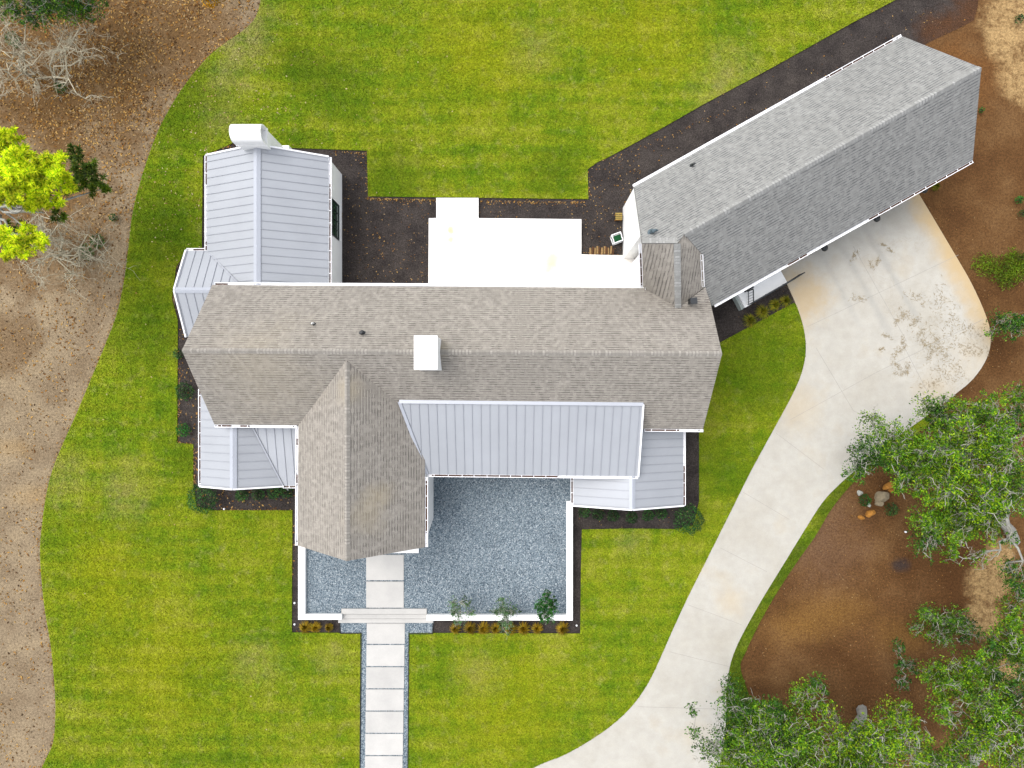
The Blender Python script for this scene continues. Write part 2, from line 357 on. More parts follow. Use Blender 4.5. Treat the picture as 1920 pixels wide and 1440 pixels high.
M = {}
M['lawn'] = mat_lawn(); M['ground'] = mat_ground(); M['mulch'] = mat_mulch(); M['gravel'] = mat_gravel()
M['drive'] = mat_concrete(); M['patio'] = mat_patio(); M['slab'] = mat_slab()
M['shingle'] = mat_shingle('warm_grey_shingle', S(182, 175, 165), S(194, 187, 177), S(108, 103, 99))
M['shingle_g'] = mat_shingle('cool_grey_shingle', S(172, 172, 169), S(182, 182, 179), S(100, 102, 106), False)
M['cap'] = mat_shingle('ridge_cap_shingle', S(180, 174, 165), S(200, 194, 185), S(160, 154, 146), False)
M['cool_edge'] = plain('shingle_edge', S(150, 150, 148), 0.9, 0.3, 12)
M['cap_g'] = mat_shingle('cool_ridge_cap_shingle', S(178, 178, 175), S(198, 198, 195), S(156, 156, 156), False)
M['metal'] = mat_metal('pale_metal_roofing', S(202, 206, 213)); M['seam'] = mat_metal('shaded_seam_metal', S(196, 200, 210))  # seams slightly darker than the pans: the ribs' shading is put into their colour
M['metal_cap'] = mat_metal('metal_ridge_cap', S(210, 215, 226))
M['white'] = plain('white_render', (0.80, 0.80, 0.79, 1), 0.7, 0.04, 2)
M['gut'] = plain('white_gutter_metal', (0.78, 0.78, 0.80, 1), 0.45, 0.04, 3, 0.4)
M['litter_g'] = plain('gutter_leaf_litter', S(122, 92, 76), 0.95, 0.6, 14)
M['black'] = plain('black_metal', S(38, 44, 50), 0.4, 0.2, 5, 0.5)
M['vent'] = plain('grey_vent_metal', S(96, 116, 126), 0.4, 0.2, 9, 0.5)
M['glass'] = plain('dark_green_glass', S(44, 84, 56), 0.08, 0.3, 1.5, 0.8)
M['door'] = plain('grey_door_paint', S(190, 190, 188), 0.6, 0.05, 3)
M['edge'] = plain('dark_steel_edging', S(48, 48, 48), 0.8, 0.2, 6)
M['joint'] = plain('control_joint', S(196, 192, 186), 0.9, 0.2, 5)
M['bark'] = plain('pale_oak_bark', S(204, 202, 192), 0.9, 0.35, 5)
M['bark_d'] = plain('dark_oak_bark', S(120, 112, 100), 0.95, 0.45, 4)
M['bare'] = plain('silver_bare_twig', S(232, 222, 194), 0.9, 0.15, 5)
M['twigc'] = plain('weathered_oak_twig', S(214, 212, 196), 0.9, 0.3, 6)
M['stem'] = plain('brown_stem', S(110, 92, 70), 0.9, 0.3, 8)
M['oak'] = mat_leaf('live_oak_leaf', [S(50, 98, 16), S(78, 134, 22), S(106, 164, 28), S(138, 190, 36), S(172, 206, 60)])
M['oak_y'] = mat_leaf('sunlit_oak_leaf', [S(84, 142, 10), S(128, 184, 14), S(170, 212, 20), S(200, 226, 40)])
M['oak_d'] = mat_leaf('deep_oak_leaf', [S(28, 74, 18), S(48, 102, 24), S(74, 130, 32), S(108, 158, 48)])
M['pine'] = mat_leaf('bright_pine_needle', [(.16, .30, .006, 1), (.38, .56, .006, 1), (.62, .74, .01, 1), (.78, .82, .02, 1), (.80, .76, .04, 1)], rough=.9, trans=.5)
M['pine_d'] = mat_leaf('dark_pine_needle', [S(60, 96, 16), S(84, 124, 18), S(118, 150, 26), S(140, 150, 36)])
M['box'] = mat_leaf('box_leaf', [S(24, 66, 30), S(40, 92, 34), S(62, 122, 46), S(110, 160, 80)])
M['bright_shrub'] = mat_leaf('bright_shrub_leaf', [S(30, 96, 30), S(48, 132, 36), S(80, 164, 50)])
M['young'] = mat_leaf('young_tree_leaf', [S(60, 108, 56), S(90, 140, 76), S(124, 166, 104), S(166, 192, 146)])
M['gold'] = mat_leaf('golden_grass_blade', [S(150, 116, 14), S(190, 152, 20), S(208, 172, 40), S(150, 150, 40)])
M['olive'] = mat_leaf('olive_grass_blade', [S(96, 118, 20), S(140, 146, 30), S(176, 158, 40), S(120, 140, 40)])
M['fern'] = mat_leaf('lime_fern', [S(92, 130, 14), S(124, 160, 20), S(160, 186, 36)])
M['orange'] = mat_leaf('orange_autumn_leaf', [S(214, 150, 14), S(236, 180, 20), S(226, 160, 30)])
M['leaf_litter'] = mat_litter('fallen_leaf', [S(70, 50, 34), S(150, 100, 46), S(196, 142, 66), S(226, 184, 110), S(92, 66, 42), S(170, 128, 76), S(206, 176, 130), S(110, 84, 56)])
M['litter_pale'] = mat_litter('pale_fallen_leaf', [S(150, 116, 74), S(206, 178, 120), S(232, 214, 170), S(190, 140, 84)])
M['straw'] = mat_litter('pine_straw', [S(170, 152, 122), S(192, 176, 146), S(182, 168, 140), S(206, 192, 164)])
M['rock'] = plain('grey_rock', S(176, 160, 130), 0.9, 0.35, 6)
M['rock_w'] = plain('pale_rock', S(206, 208, 196), 0.9, 0.2, 6)
M['wood'] = plain('split_orange_wood', S(214, 148, 62), 0.85, 0.35, 12)
M['log'] = plain('firewood_end', S(196, 158, 104), 0.85, 0.4, 20)
M['logbark'] = plain('firewood_bark', S(110, 74, 46), 0.9, 0.3, 20)
M['hose'] = plain('green_hose', S(28, 112, 62), 0.5, 0.3, 30)
M['crate'] = plain('yellow_crate_paint', S(206, 178, 92), 0.8, 0.3, 20)
M['green_plate'] = plain('pale_green_render', S(216, 226, 222), 0.7, 0.04, 3)
M['landing'] = plain('white_landing_stone', (.8, .8, .8, 1), 0.8, 0.05, 3)
M['grey_stone'] = plain('dark_stone_slab', S(92, 78, 70), 0.9, 0.4, 3)

# ------------------------------------------------------------------ setting: ground, lawn, beds, driveway
def struct(o): o['kind'] = 'structure'; return o
g = MB(); G = 220
g.face([(-G, -G, 0), (G, -G, 0), (G, G, 0), (-G, G, 0)]); struct(g.build('ground', M['ground']))

left_edge = smooth_line([(560, -700), (520, -300), (496, -60), (484, 20), (462, 52), (412, 88), (385, 112), (352, 152), (325, 192), (300, 238), (280, 288), (262, 345), (248, 402), (240, 470), (232, 530), (218, 592),
    (195, 652), (170, 712), (145, 772), (118, 832), (98, 882), (86, 932), (79, 982), (75, 1030), (78, 1090), (85, 1150), (95, 1210), (101, 1270), (104, 1330), (100, 1390), (85, 1425), (66, 1470), (40, 1560), (20, 1900)])
lawn1 = left_edge + [(672, 1900), (675, 1440), (678, 1187), (547, 1186), (548, 957), (400, 957), (368, 950), (362, 905), (362, 833), (332, 830), (333, 600), (322, 560), (330, 500), (346, 474), (378, 474), (380, 292), (432, 270), (445, 262),
    (545, 277), (688, 282), (690, 368), (1103, 373), (1102, 317), (1120, 304)] + smooth_line([(1140, 295), (1234, 244), (1327, 191), (1421, 141), (1515, 89), (1601, 41), (1678, 0), (1720, -26), (1900, -150)], 3) + [(2200, -700)]
lawn2 = [(766, 1187), (812, 1187), (1088, 1188), (1089, 1090), (1091, 993), (1180, 991), (1265, 992), (1300, 985), (1311, 940), (1311, 812), (1330, 670), (1343, 646), (1488, 568), (1560, 600), (1570, 700), (1450, 950), (1300, 1290), (1150, 1480), (900, 1620), (760, 1900)]
lawn3 = [(1600, 1000 - 200)] + smooth_line([(1760, 780), (1690, 835), (1640, 875), (1600, 905), (1560, 953), (1530, 1003), (1490, 1060), (1450, 1122), (1420, 1176), (1397, 1225), (1388, 1250), (1400, 1290), (1418, 1335), (1450, 1390), (1500, 1460)]) + [(1560, 1800), (1200, 1800), (1300, 1290), (1350, 1150), (1500, 950)]
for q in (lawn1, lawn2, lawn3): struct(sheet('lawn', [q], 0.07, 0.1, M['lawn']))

beds = [
    [(374, 300), (430, 262), (545, 276), (689, 281), (691, 367), (1102, 372), (1101, 316), (1140, 293), (1234, 242), (1327, 189), (1421, 139), (1515, 87), (1601, 39), (1678, -2), (1720, -28), (1834, -100), (1834, 10), (1826, 38), (1800, 52), (1740, 80), (1600, 180), (1200, 420), (1200, 540), (640, 545), (630, 340), (500, 300)],
    [(320, 830), (331, 600), (420, 600), (420, 800), (560, 800), (620, 850), (575, 1020), (570, 1200 - 13), (546, 1188), (547, 958), (400, 958), (360, 958), (360, 834)],
    [(560, 1150), (640, 1150), (637, 1188), (560, 1188)],
    [(811, 1150), (1060, 1150), (1060, 900), (1060, 780), (1312, 780), (1312, 950), (1305, 994), (1092, 994), (1089, 1189), (811, 1189)],
    [(1330, 560), (1480, 500), (1494, 566), (1345, 647), (1320, 640)],
    [(378, 292), (420, 300), (420, 480), (355, 560), (380, 620), (380, 660), (326, 600), (330, 500), (372, 470)],
]
for i, b in enumerate(beds):
    struct(sheet('mulch_bed', [b], 0.012 + 0.004 * i, 0.01, M['mulch']))
dl = smooth_line([(560, 1700), (800, 1560), (900, 1500), (1000, 1440), (1062, 1414), (1130, 1373), (1180, 1330), (1215, 1282), (1240, 1230), (1262, 1180), (1290, 1120), (1330, 1040), (1370, 960), (1410, 880), (1452, 803), (1486, 740), (1503, 700), (1511, 660), (1508, 620), (1498, 585), (1486, 555)])
dr = smooth_line([(1724, 365), (1790, 476), (1822, 532), (1848, 590), (1858, 632), (1850, 672), (1825, 710), (1790, 740), (1740, 778), (1690, 814), (1640, 850), (1600, 885), (1570, 912), (1540, 945), (1500, 1008), (1465, 1065), (1430, 1122), (1400, 1175), (1380, 1215), (1368, 1252), (1362, 1300), (1361, 1350), (1356, 1400), (1340, 1460), (1290, 1560), (1150, 1800)])
drive_loop = dl + [(1470, 520), (1440, 500), (1690, 345)] + dr
drive = struct(sheet('driveway', [drive_loop], 0.095, 0.1, M['drive']))
jm = MB()
for a, b in (((1392, 922), (1480, 974)), ((1455, 812), (1545, 880)), ((1290, 1134), (1392, 1172)), ((1255, 1222), (1368, 1250)), ((1350, 1027), (1438, 1072)), ((1196, 1325), (1362, 1330)),
             ((1513, 613), (1797, 478)), ((1482, 787), (1640, 700)), ((1640, 700), (1845, 598)), ((1530, 652), (1600, 770)), ((1600, 770), (1690, 812)), ((1600, 462), (1700, 640)), ((1690, 640), (1752, 760))):
    jm.bar(P(*a, 0.0962), P(*b, 0.0962), 0.016, 0.003)
struct(jm.build('driveway_joint', M['joint']))
pat = [(818, 371), (897, 371), (897, 409), (1090, 411), (1090, 477), (1189, 479), (1195, 560), (803, 560), (804, 409), (818, 409)]
struct(sheet('patio', [pat], 0.2, 0.2, M['patio']))
# raised gravel court and gravel margins of the walk
struct(sheet('gravel', [[(566, 900), (700, 860), (820, 860), (820, 830), (1070, 830), (1070, 1160), (801, 1160), (801, 1142.5), (639, 1142.5), (639, 1160), (566, 1160)]], 0.40, 0.4, M['gravel']))
struct(sheet('gravel', [[(636, 1163), (814, 1163), (811, 1187), (766, 1187), (764, 1440), (760, 1900), (673, 1900), (676, 1440), (678, 1187), (638, 1187)]], 0.055, 0.05, M['gravel']))
e = MB()
for line in ([(637, 1166), (638, 1187), (677, 1187), (675, 1440), (672, 1900)], [(812, 1166), (811, 1188), (767, 1188), (765, 1440), (761, 1900)]):
    for a, b in zip(line[:-1], line[1:]): e.bar(P(*a, 0.06), P(*b, 0.06), 0.035, 0.12)
tag(e.build('garden_edging', M['edge']), 'dark steel edging strips between the gravel margins of the front walk and the lawn', 'edging')

# ------------------------------------------------------------------ house
house = empty('house', P(820, 640, 0), 'sprawling white house with grey shingle and pale metal roofs and an angled garage wing', 'house')
ZE, ZR = 4.3, 7.5
def uvbasis(pts, edge):
    e0 = edge.normalized(); n = (pts[1] - pts[0]).cross(pts[2] - pts[0]).normalized()
    if n.z < 0: n = -n
    s_ = n.cross(e0).normalized(); return e0, s_
def slope(mb, pts, edge, thick=0.14, mi=0, side=1):
    pts = [Vector(p) for p in pts]; e0, s_ = uvbasis(pts, edge); o = Vector((0, 0, 0))
    mb.face(pts, mi, [((p - o).dot(e0), (p - o).dot(s_)) for p in pts])
    lo = [p - Vector((0, 0, thick)) for p in pts]; mb.face(lo[::-1], side)
    for i in range(len(pts)):
        j = (i + 1) % len(pts); mb.face([pts[i], lo[i], lo[j], pts[j]], side)
def clip_interval(poly, axis_u, u, e0, s_):
    vs = []
    for i in range(len(poly)):
        a, b = poly[i], poly[(i + 1) % len(poly)]; ua, ub = a.dot(e0), b.dot(e0)
        if (ua - u) * (ub - u) < 0:
            t = (u - ua) / (ub - ua); vs.append(a.lerp(b, t))
    return vs
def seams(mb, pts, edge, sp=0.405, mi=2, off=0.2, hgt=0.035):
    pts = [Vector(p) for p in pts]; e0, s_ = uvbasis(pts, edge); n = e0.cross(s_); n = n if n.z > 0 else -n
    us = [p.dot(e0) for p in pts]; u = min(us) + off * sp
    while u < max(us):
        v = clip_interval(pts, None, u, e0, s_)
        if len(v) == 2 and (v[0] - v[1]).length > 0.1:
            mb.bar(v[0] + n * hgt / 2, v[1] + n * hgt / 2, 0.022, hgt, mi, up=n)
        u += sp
def capstrip(a, b, dn1, dn2, wd, name, mat, parent, uvw=0.3):
    """two narrow leaves folded over a ridge a-b; dn1/dn2 = unit downslope vectors"""
    mb = MB(); up = Vector((0, 0, 0.02)); e0 = (b - a).normalized(); L = (b - a).length
    for dn in (dn1, dn2):
        q = [a + up, b + up, b + up + dn * wd, a + up + dn * wd]
        mb.face(q, 0, [(0, 0), (0, L), (wd, L), (wd, 0)])
        lo = [v - Vector((0, 0, 0.018)) for v in q]
        for i in range(4): mb.face([q[i], lo[i], lo[(i + 1) % 4], q[(i + 1) % 4]], 0)
    return mb.build(name, mat, parent)
def dn(frm, to): return (to - frm).normalized()

def gutter(a, b, out, litter=(), drop=0.03, width=0.13, label=None, step=0.62):
    a, b, out = Vector(a), Vector(b), Vector(out).normalized(); mb = MB(); z = Vector((0, 0, 1)); d = (b - a).normalized(); L = (b - a).length
    a = a - z * drop; b = b - z * drop
    def strip(o0, o1, z0, z1, s0=0, s1=None):
        s1 = L if s1 is None else s1
        p = [a + d * s_ + out * o + z * h for s_ in (s0, s1) for o, h in ((o0, z0), (o1, z0), (o1, z1), (o0, z1))]
        for q in ((0, 3, 2, 1), (4, 5, 6, 7), (0, 1, 5, 4), (1, 2, 6, 5), (2, 3, 7, 6), (3, 0, 4, 7)): mb.face([p[k] for k in q])
    strip(0.004, width, -0.12, -0.108); strip(width - 0.028, width, -0.107, 0.0); strip(0.004, 0.02, -0.107, -0.01)
    strip(0.021, width - 0.029, -0.107, 0.0, 0.0, 0.015); strip(0.021, width - 0.029, -0.107, 0.0, L - 0.015, L)
    k = step * 0.5
    while k < L - 0.1:
        strip(0.021, width - 0.029, -0.016, 0.003, k, k + 0.028); k += step * random.uniform(0.85, 1.15)
    g_ = mb.build('gutter', M['gut'], house)
    for (t0, t1) in litter:
        m2 = MB(); s0, s1 = t0 * L + 0.02, t1 * L - 0.02; n = max(2, int((s1 - s0) / 0.12))
        top = []
        for i in range(n + 1):
            s_ = s0 + (s1 - s0) * i / n; h = -0.05 + random.uniform(-0.02, 0.015)
            top.append((a + d * s_ + out * 0.022 + z * h, a + d * s_ + out * (width - 0.03) + z * (h + random.uniform(-.01, .01))))
        for i in range(n):
            m2.face([top[i][0], top[i][1], top[i + 1][1], top[i + 1][0]])
        m2.build('leaf_litter', M['litter_g'], g_)
    # outlet
    m3 = MB(); c = a + d * (L - 0.18) + out * 0.07 - z * 0.1; m3.lathe(c, [(0.03, 0.0), (0.03, 0.012)], 10); m3.build('outlet', M['black'], g_)
    return g_

# --- main roof
eNW, eNE, eSW, eSE = P(398, 534, ZE), P(1326, 541, ZE), P(402, 796, ZE), P(1318, 805, ZE)
rW, rE = P(341, 657, ZR), P(1354, 663, ZR)
mb = MB(); slope(mb, [eSW, eSE, rE, rW], eSE - eSW); slope(mb, [eNE, eNW, rW, rE], eNW - eNE)
main_roof = tag(mb.build('shingle_roof', [M['shingle'], M['white']], house), 'long grey shingle roof over the main body')
capstrip(rW, rE, dn(rW, eSW.lerp(eNW, 0.0) + (rW - rW)).lerp(Vector((0, -0.72, -0.69)), 1), Vector((0, 0.72, -0.69)), 0.16, 'ridge_cap', M['cap'], main_roof)
S_plane = (eSW, eSE, rE); N_plane = (eNE, eNW, rW)
# --- front wing
fz = 7.15
fNW, fSW, fSE, fNE = P(560, 797, ZE), P(558, 1023, ZE), P(797, 1026, ZE), P(797, 893, ZE)
frS = P(650, 1052, fz); frN = Vector((frS.x, 1.42, fz))
def at_y(p, q, y): t = (y - p.y) / (q.y - p.y); return p.lerp(q, t)
mb = MB()
slope(mb, [Vector((fNW.x, 1.2, ZE)), fSW, frS, frN], fSW - fNW)
slope(mb, [fSE, Vector((fSE.x, 1.2, ZE)), frN, frS], fNE - fSE)
wing_roof = tag(mb.build('shingle_roof', [M['shingle'], M['white']], house), 'shingle roof of the front wing')
capstrip(Vector((frS.x, 1.35, fz)), frS, dn(frS, fSW).normalized() if False else Vector((-0.72, 0, -0.69)), Vector((0.72, 0, -0.69)), 0.16, 'ridge_cap', M['cap'], wing_roof)
# --- garage
A, B, Cc, A2 = P(1189, 350, ZE), P(1692, 68, ZE), P(1824, 300, ZE), P(1334, 574, ZE)
u_g = (B - A).normalized(); gE = P(1840, 127, ZR)
gW_guess = P(1284, 441, ZR)
n_g = Vector((u_g.y, -u_g.x, 0))           # toward the south-east eave
ridge_dir = u_g
gW = gE - ridge_dir * (gE - gW_guess).dot(ridge_dir)
NG = (A, B, gE); SG = (Cc, A2, gE)
SG = (Cc, Cc - u_g, gE)
q1 = on_plane(1204, 456, NG); q0 = on_plane(1270, 456, NG)
r1, r2, r3 = on_plane(1318, 478, SG), on_plane(1321, 538, SG), on_plane(1335, 574, SG)
mb = MB(); slope(mb, [A, q1, q0, gW, gE, B], u_g); slope(mb, [gW, r1, r2, r3, Cc, gE], u_g)
gar_roof = tag(mb.build('shingle_roof', [M['shingle_g'], M['cool_edge']], house), 'cool grey shingle roof of the angled garage')
capstrip(gW, gE, Vector((-n_g.x * .74, -n_g.y * .74, -0.67)), Vector((n_g.x * .74, n_g.y * .74, -0.67)), 0.17, 'ridge_cap', M['cap_g'], gar_roof)
mbc = MB(); L_ = (q0 - q1).length; w_ = Vector((0.02, 0.30, 0)); w0 = on_plane(1204, 446, NG) - q1
up = Vector((0, 0, 0.02))
mbc.face([q1 + up, q0 + up, q0 + w0 + up, q1 + w0 + up], 0, [(0, 0), (0, L_), (.3, L_), (.3, 0)]); mbc.build('edge_cap', M['cap_g'], gar_roof)
# --- connector
cz0, cz1 = 4.5, 5.65
c0, c1 = P(1205, 440, cz0), P(1205, 540, cz0); c2, c3 = P(1316, 470, cz0), P(1316, 545, cz0)
crx = (c0.x + c2.x) / 2
crN, crS = Vector((crx, 7.9, cz1)), Vector((crx, 3.4, cz1))
mb = MB()
kS = on_plane(1271, 578, N_plane) + Vector((0, 0, .02)); w1 = P(1206, 538, cz0 - .15); q0b = q0 + Vector((0, -.0, -.05)); q1b = q1 + Vector((0, 0, -.05))
def uvy(p): return (p.y, p.x * 1.05)
NN = 10
def bil(u, v): return q1b.lerp(w1, v).lerp(q0b.lerp(kS, v), u) - Vector((0, 0, .03))
for i in range(NN):
    for j in range(NN):
        q_ = [bil(i / NN, j / NN), bil(i / NN, (j + 1) / NN), bil((i + 1) / NN, (j + 1) / NN), bil((i + 1) / NN, j / NN)]; mb.face(q_, 0, [uvy(v) for v in q_])
def bil2(u, v): return q0b.lerp(kS, v).lerp(r1.lerp(r2, v), u) - Vector((0, 0, .03))
for i in range(NN):
    for j in range(NN):
        q_ = [bil2(i / NN, j / NN), bil2(i / NN, (j + 1) / NN), bil2((i + 1) / NN, (j + 1) / NN), bil2((i + 1) / NN, j / NN)]; mb.face(q_, 0, [uvy(v) for v in q_])
tri = [v - Vector((0, 0, .03)) for v in (q0b, r1, gW)]; mb.face(tri, 0, [uvy(v) for v in tri])
con_roof = tag(mb.build('shingle_roof', [M['shingle'], M['white']], house, smooth=True), 'short shingle roof linking main body and garage')
capstrip(q0b, kS, Vector((-0.9, 0, -0.40)), Vector((0.97, 0, 0.0)), 0.15, 'ridge_cap', M['cap_g'], con_roof)

tf = MB(); tp = [kS + Vector((0, 0, -.02)), on_plane(1331, 566, N_plane) + Vector((0, 0, -.01)), r2 + Vector((.05, 0, -.04))]
tf.face(tp, 0, [(v.x, v.y * 1.35) for v in tp]); tf.build('valley_fold', M['shingle'], con_roof)
# --- metal roofs
def metal_roof(faces, caps, label, rakes=()):
    mb = MB()
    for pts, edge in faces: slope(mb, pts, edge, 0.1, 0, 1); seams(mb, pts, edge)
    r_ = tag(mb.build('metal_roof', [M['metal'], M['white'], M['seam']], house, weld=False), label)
    for a, b, d1, d2, w_ in caps:
        capstrip(a + Vector((0, 0, .03)), b + Vector((0, 0, .03)), d1, d2, w_, 'ridge_cap', M['metal_cap'], r_)
    for pts in rakes:
        m = MB()
        for a, b in zip(pts[:-1], pts[1:]): m.bar(a + Vector((0, 0, .0)), b + Vector((0, 0, .0)), 0.07, 0.16)
        m.build('rake_trim', M['gut'], r_)
    return r_
nz = 2.75; nzr = 4.2
nw, ne = P(388, 291, nz), P(616, 294, nz); nrx = (nw.x + ne.x) / 2; nr = Vector((nrx, nw.y + 0.02, nzr))
nwS, neS, nrS = Vector((nw.x, 4.9, nz)), Vector((ne.x, 4.9, nz)), Vector((nrx, 4.9, nzr))
metal_roof([([nw, nwS, nrS, nr], Vector((0, 1, 0))), ([neS, ne, nr, nrS], Vector((0, 1, 0)))],
           [(nrS, nr, dn(nr, nw), dn(nr, ne), 0.19)], 'pale standing seam roof of the north-west wing', [(nw, nr, ne)])
# west wing, small gable
wz, wzr = 2.7, 3.9
wN, wS = P(349, 470, wz), P(349, 631, wz); wr = Vector((wN.x, (wN.y + wS.y) / 2, wzr))
ex = -12.8
metal_roof([([Vector((ex, wN.y, wz)), wN, wr, Vector((ex, wr.y, wzr))], Vector((1, 0, 0))), ([wS, Vector((ex, wS.y, wz)), Vector((ex, wr.y, wzr)), wr], Vector((1, 0, 0)))],
           [(wr, Vector((ex, wr.y, wzr)), dn(wr, wN), dn(wr, wS), 0.16)], 'small pale metal roof at the west gable', [(wN, wr, wS)])
# south-west wing
sz, szr = 2.7, 3.8
sW = P(376, 911, sz); srx = P(437, 900, szr).x; sEx = 2 * srx - sW.x; sY = sW.y - 0.02
sE = Vector((sEx, sY, sz)); sr = Vector((srx, sY, szr)); yN = 1.2
metal_roof([([Vector((sW.x, yN, sz)), Vector((sW.x, sY, sz)), sr, Vector((srx, yN, szr))], Vector((0, 1, 0))),
            ([sE, Vector((sEx, yN, sz)), Vector((srx, yN, szr)), sr], Vector((0, 1, 0)))],
           [(Vector((srx, yN, szr)), sr, Vector((-0.9, 0, -0.43)), Vector((0.9, 0, -0.43)), 0.19)], 'pale metal roof of the south-west wing', [(Vector((sW.x, sY, sz)), sr, sE)])
# shed slope between that wing and the front wing
sh = [Vector((sEx, sY + .03, sz + .01)), Vector((P(560, 900, 3).x, sY + .03, sz + .01)), Vector((P(560, 900, 3).x, -1.0, 3.62)), Vector((srx + 0.55, -1.0, 3.62))]
metal_roof([(sh, Vector((1, 0, 0)))], [], 'narrow pale metal slope between the south-west wing and the front wing')
# south-east wing
az, azr = 2.7, 3.95
aW, aE = P(1075, 948, az), P(1281, 950, az); arx = (aW.x + aE.x) / 2; aY = aW.y; ar = Vector((arx, aY, azr)); aN = -0.8
metal_roof([([Vector((aW.x, aN, az)), Vector((aW.x, aY, az)), ar, Vector((arx, aN, azr))], Vector((0, 1, 0))),
            ([Vector((aE.x, aY, az)), Vector((aE.x, aN, az)), Vector((arx, aN, azr)), ar], Vector((0, 1, 0)))],
           [(Vector((arx, aN, azr)), ar, Vector((-0.9, 0, -0.43)), Vector((0.9, 0, -0.43)), 0.17)], 'pale metal roof of the south-east wing', [(Vector((aW.x, aY, az)), ar, Vector((aE.x, aY, az)))])
# long shed roof over the court front
dTL = on_plane(749, 753, S_plane) + Vector((0, 0, .03)); dTR = on_plane(1206, 758, S_plane) + Vector((0, 0, .03))
dz = 4.02
dBR = Vector((dTR.x, (NY - 893) * (H - dz) / F, dz)); dBL = Vector((P(801, 890, dz).x, (NY - 889) * (H - dz) / F, dz))
dr_ = metal_roof([([dBL, dBR, dTR, dTL], dBR - dBL)], [], 'long pale metal shed roof facing the gravel court', [(dTR, dBR)])
m = MB(); n_up = Vector((0, 0, 0.05))
m.bar(dTL + n_up, dTR + n_up, 0.16, 0.03); m.bar(dTL + n_up, dBL + n_up * 1.2, 0.14, 0.03); m.build('flashing', M['metal_cap'], dr_)
# valley flashings
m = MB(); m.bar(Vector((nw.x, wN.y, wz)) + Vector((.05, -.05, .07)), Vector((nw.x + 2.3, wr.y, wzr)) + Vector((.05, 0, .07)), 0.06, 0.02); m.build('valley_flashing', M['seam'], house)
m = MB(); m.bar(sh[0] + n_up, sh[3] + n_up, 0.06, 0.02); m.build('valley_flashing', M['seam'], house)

# --- gutters
gutter(Vector((eNE.x - 3.0, 0, 0)) * 0 + P(1203, 538, ZE), P(402, 534.5, ZE), (0, 1, 0), litter=((0.97, 1.0),))
gutter(P(402, 796, ZE), P(556, 797.5, ZE), (0, -1, 0), litter=((0.03, 0.2), (0.3, .42)))
gutter(P(1209, 804, ZE), P(1319, 805, ZE), (0, -1, 0), litter=((0.0, 0.6),))
gutter(P(559, 800, ZE), P(558, 1023, ZE), (-1, 0, 0), litter=((0.1, 0.16), (.4, .5)))
gutter(P(797, 895, ZE), P(797, 1026, ZE), (1, 0, 0), litter=((0.05, 0.8),))
gutter(dBL, dBR, (0, -1, 0), litter=((0.02, 0.62),))
gutter(nw, Vector((nw.x, wN.y, nz)), (-1, 0, 0), litter=((0.0, 0.3), (.9, 1)))
gutter(ne, Vector((ne.x, 5.2, nz)), (1, 0, 0), litter=((0.2, 1.0),))
gutter(wN, Vector((nw.x - .14, wN.y, wz)), (0, 1, 0), litter=((0.3, 1.0),))
gutter(Vector((sW.x, .2, sz)), Vector((sW.x, sY, sz)), (-1, 0, 0), litter=((0.0, 0.95),))
gutter(Vector((sEx - .05, sY + .03, sz)), sh[1], (0, -1, 0), litter=((0.0, 1.0),))
gutter(Vector((aE.x, -1.2, az)), Vector((aE.x, aY, az)), (1, 0, 0), litter=((0.55, 1.0),))
gutter(Vector((aW.x, -3.4, az)), Vector((aW.x, aY, az)), (-1, 0, 0), litter=((0.3, 0.95),))
gutter(A, B, -n_g, litter=((0.72, 0.97),))
gutter(A2 + u_g * .15, Cc, n_g, litter=((0.28, 0.36), (0.6, 1.0)))
gutter(q1b + Vector((0, 0, -.02)), w1, (-1, 0, 0), litter=((0.2, 0.95),))
gutter(r1 + Vector((-.14, 0, .12)), r2 + Vector((-.14, 0, .12)), (1, 0, 0))

# --- walls
def walls(name, ring, label=None, mat='white'):
    mb = MB(); n = len(ring)
    for i in range(n):
        a, b = ring[i], ring[(i + 1) % n]
        mb.face([(a[0], a[1], 0), (b[0], b[1], 0), (b[0], b[1], b[2]), (a[0], a[1], a[2])])
    return tag(mb.build(name, M[mat], house), label)
def gable_ring(x0, x1, y0, y1, ze, zr, axis, ends=(True, True)):
    if axis == 'x':
        ym = (y0 + y1) / 2; return [(x0, y0, ze), (x1, y0, ze), (x1, ym, zr), (x1, y1, ze), (x0, y1, ze), (x0, ym, zr)]
    xm = (x0 + x1) / 2; return [(x0, y0, ze), (xm, y0, zr), (x1, y0, ze), (x1, y1, ze), (xm, y1, zr), (x0, y1, ze)]
i_ = 0.12
wm = walls('wall', gable_ring(eSW.x + .12, eSE.x - .12, (eSW.y + eSE.y) / 2 + .14, eNW.y - .14, ZE - .15, ZR - .2, 'x'), 'white walls of the main body')
wf = walls('wall', gable_ring(fSW.x + i_, fSE.x - .08, P(0, 967, 0).y, 1.0, ZE - .15, fz - .22, 'y'), 'white walls of the front wing')
wn = walls('wall', gable_ring(nw.x + .1, ne.x - .02, 4.5, nw.y - 0.12, nz - .1, nzr - .14, 'y'), 'white walls of the north-west wing')
ww = walls('wall', gable_ring(wN.x + .15, -13, wS.y + .12, wN.y - .12, wz - .1, wzr - .14, 'x'), 'white walls at the west gable')
ws = walls('wall', gable_ring(sW.x + .12, sEx - .1, sY + .15, 1.0, sz - .1, szr - .14, 'y'), 'white walls of the south-west wing')
walls('wall', [(sEx, sY + .3, 2.55), (fNW.x, sY + .3, 2.55), (fNW.x, -1.5, 2.55), (sEx, -1.5, 2.55)], 'white walls under the narrow metal slope')
wa = walls('wall', gable_ring(aW.x + .12, aE.x - .12, aY + .15, -1.0, az - .1, azr - .14, 'y'), 'white walls of the south-east wing')
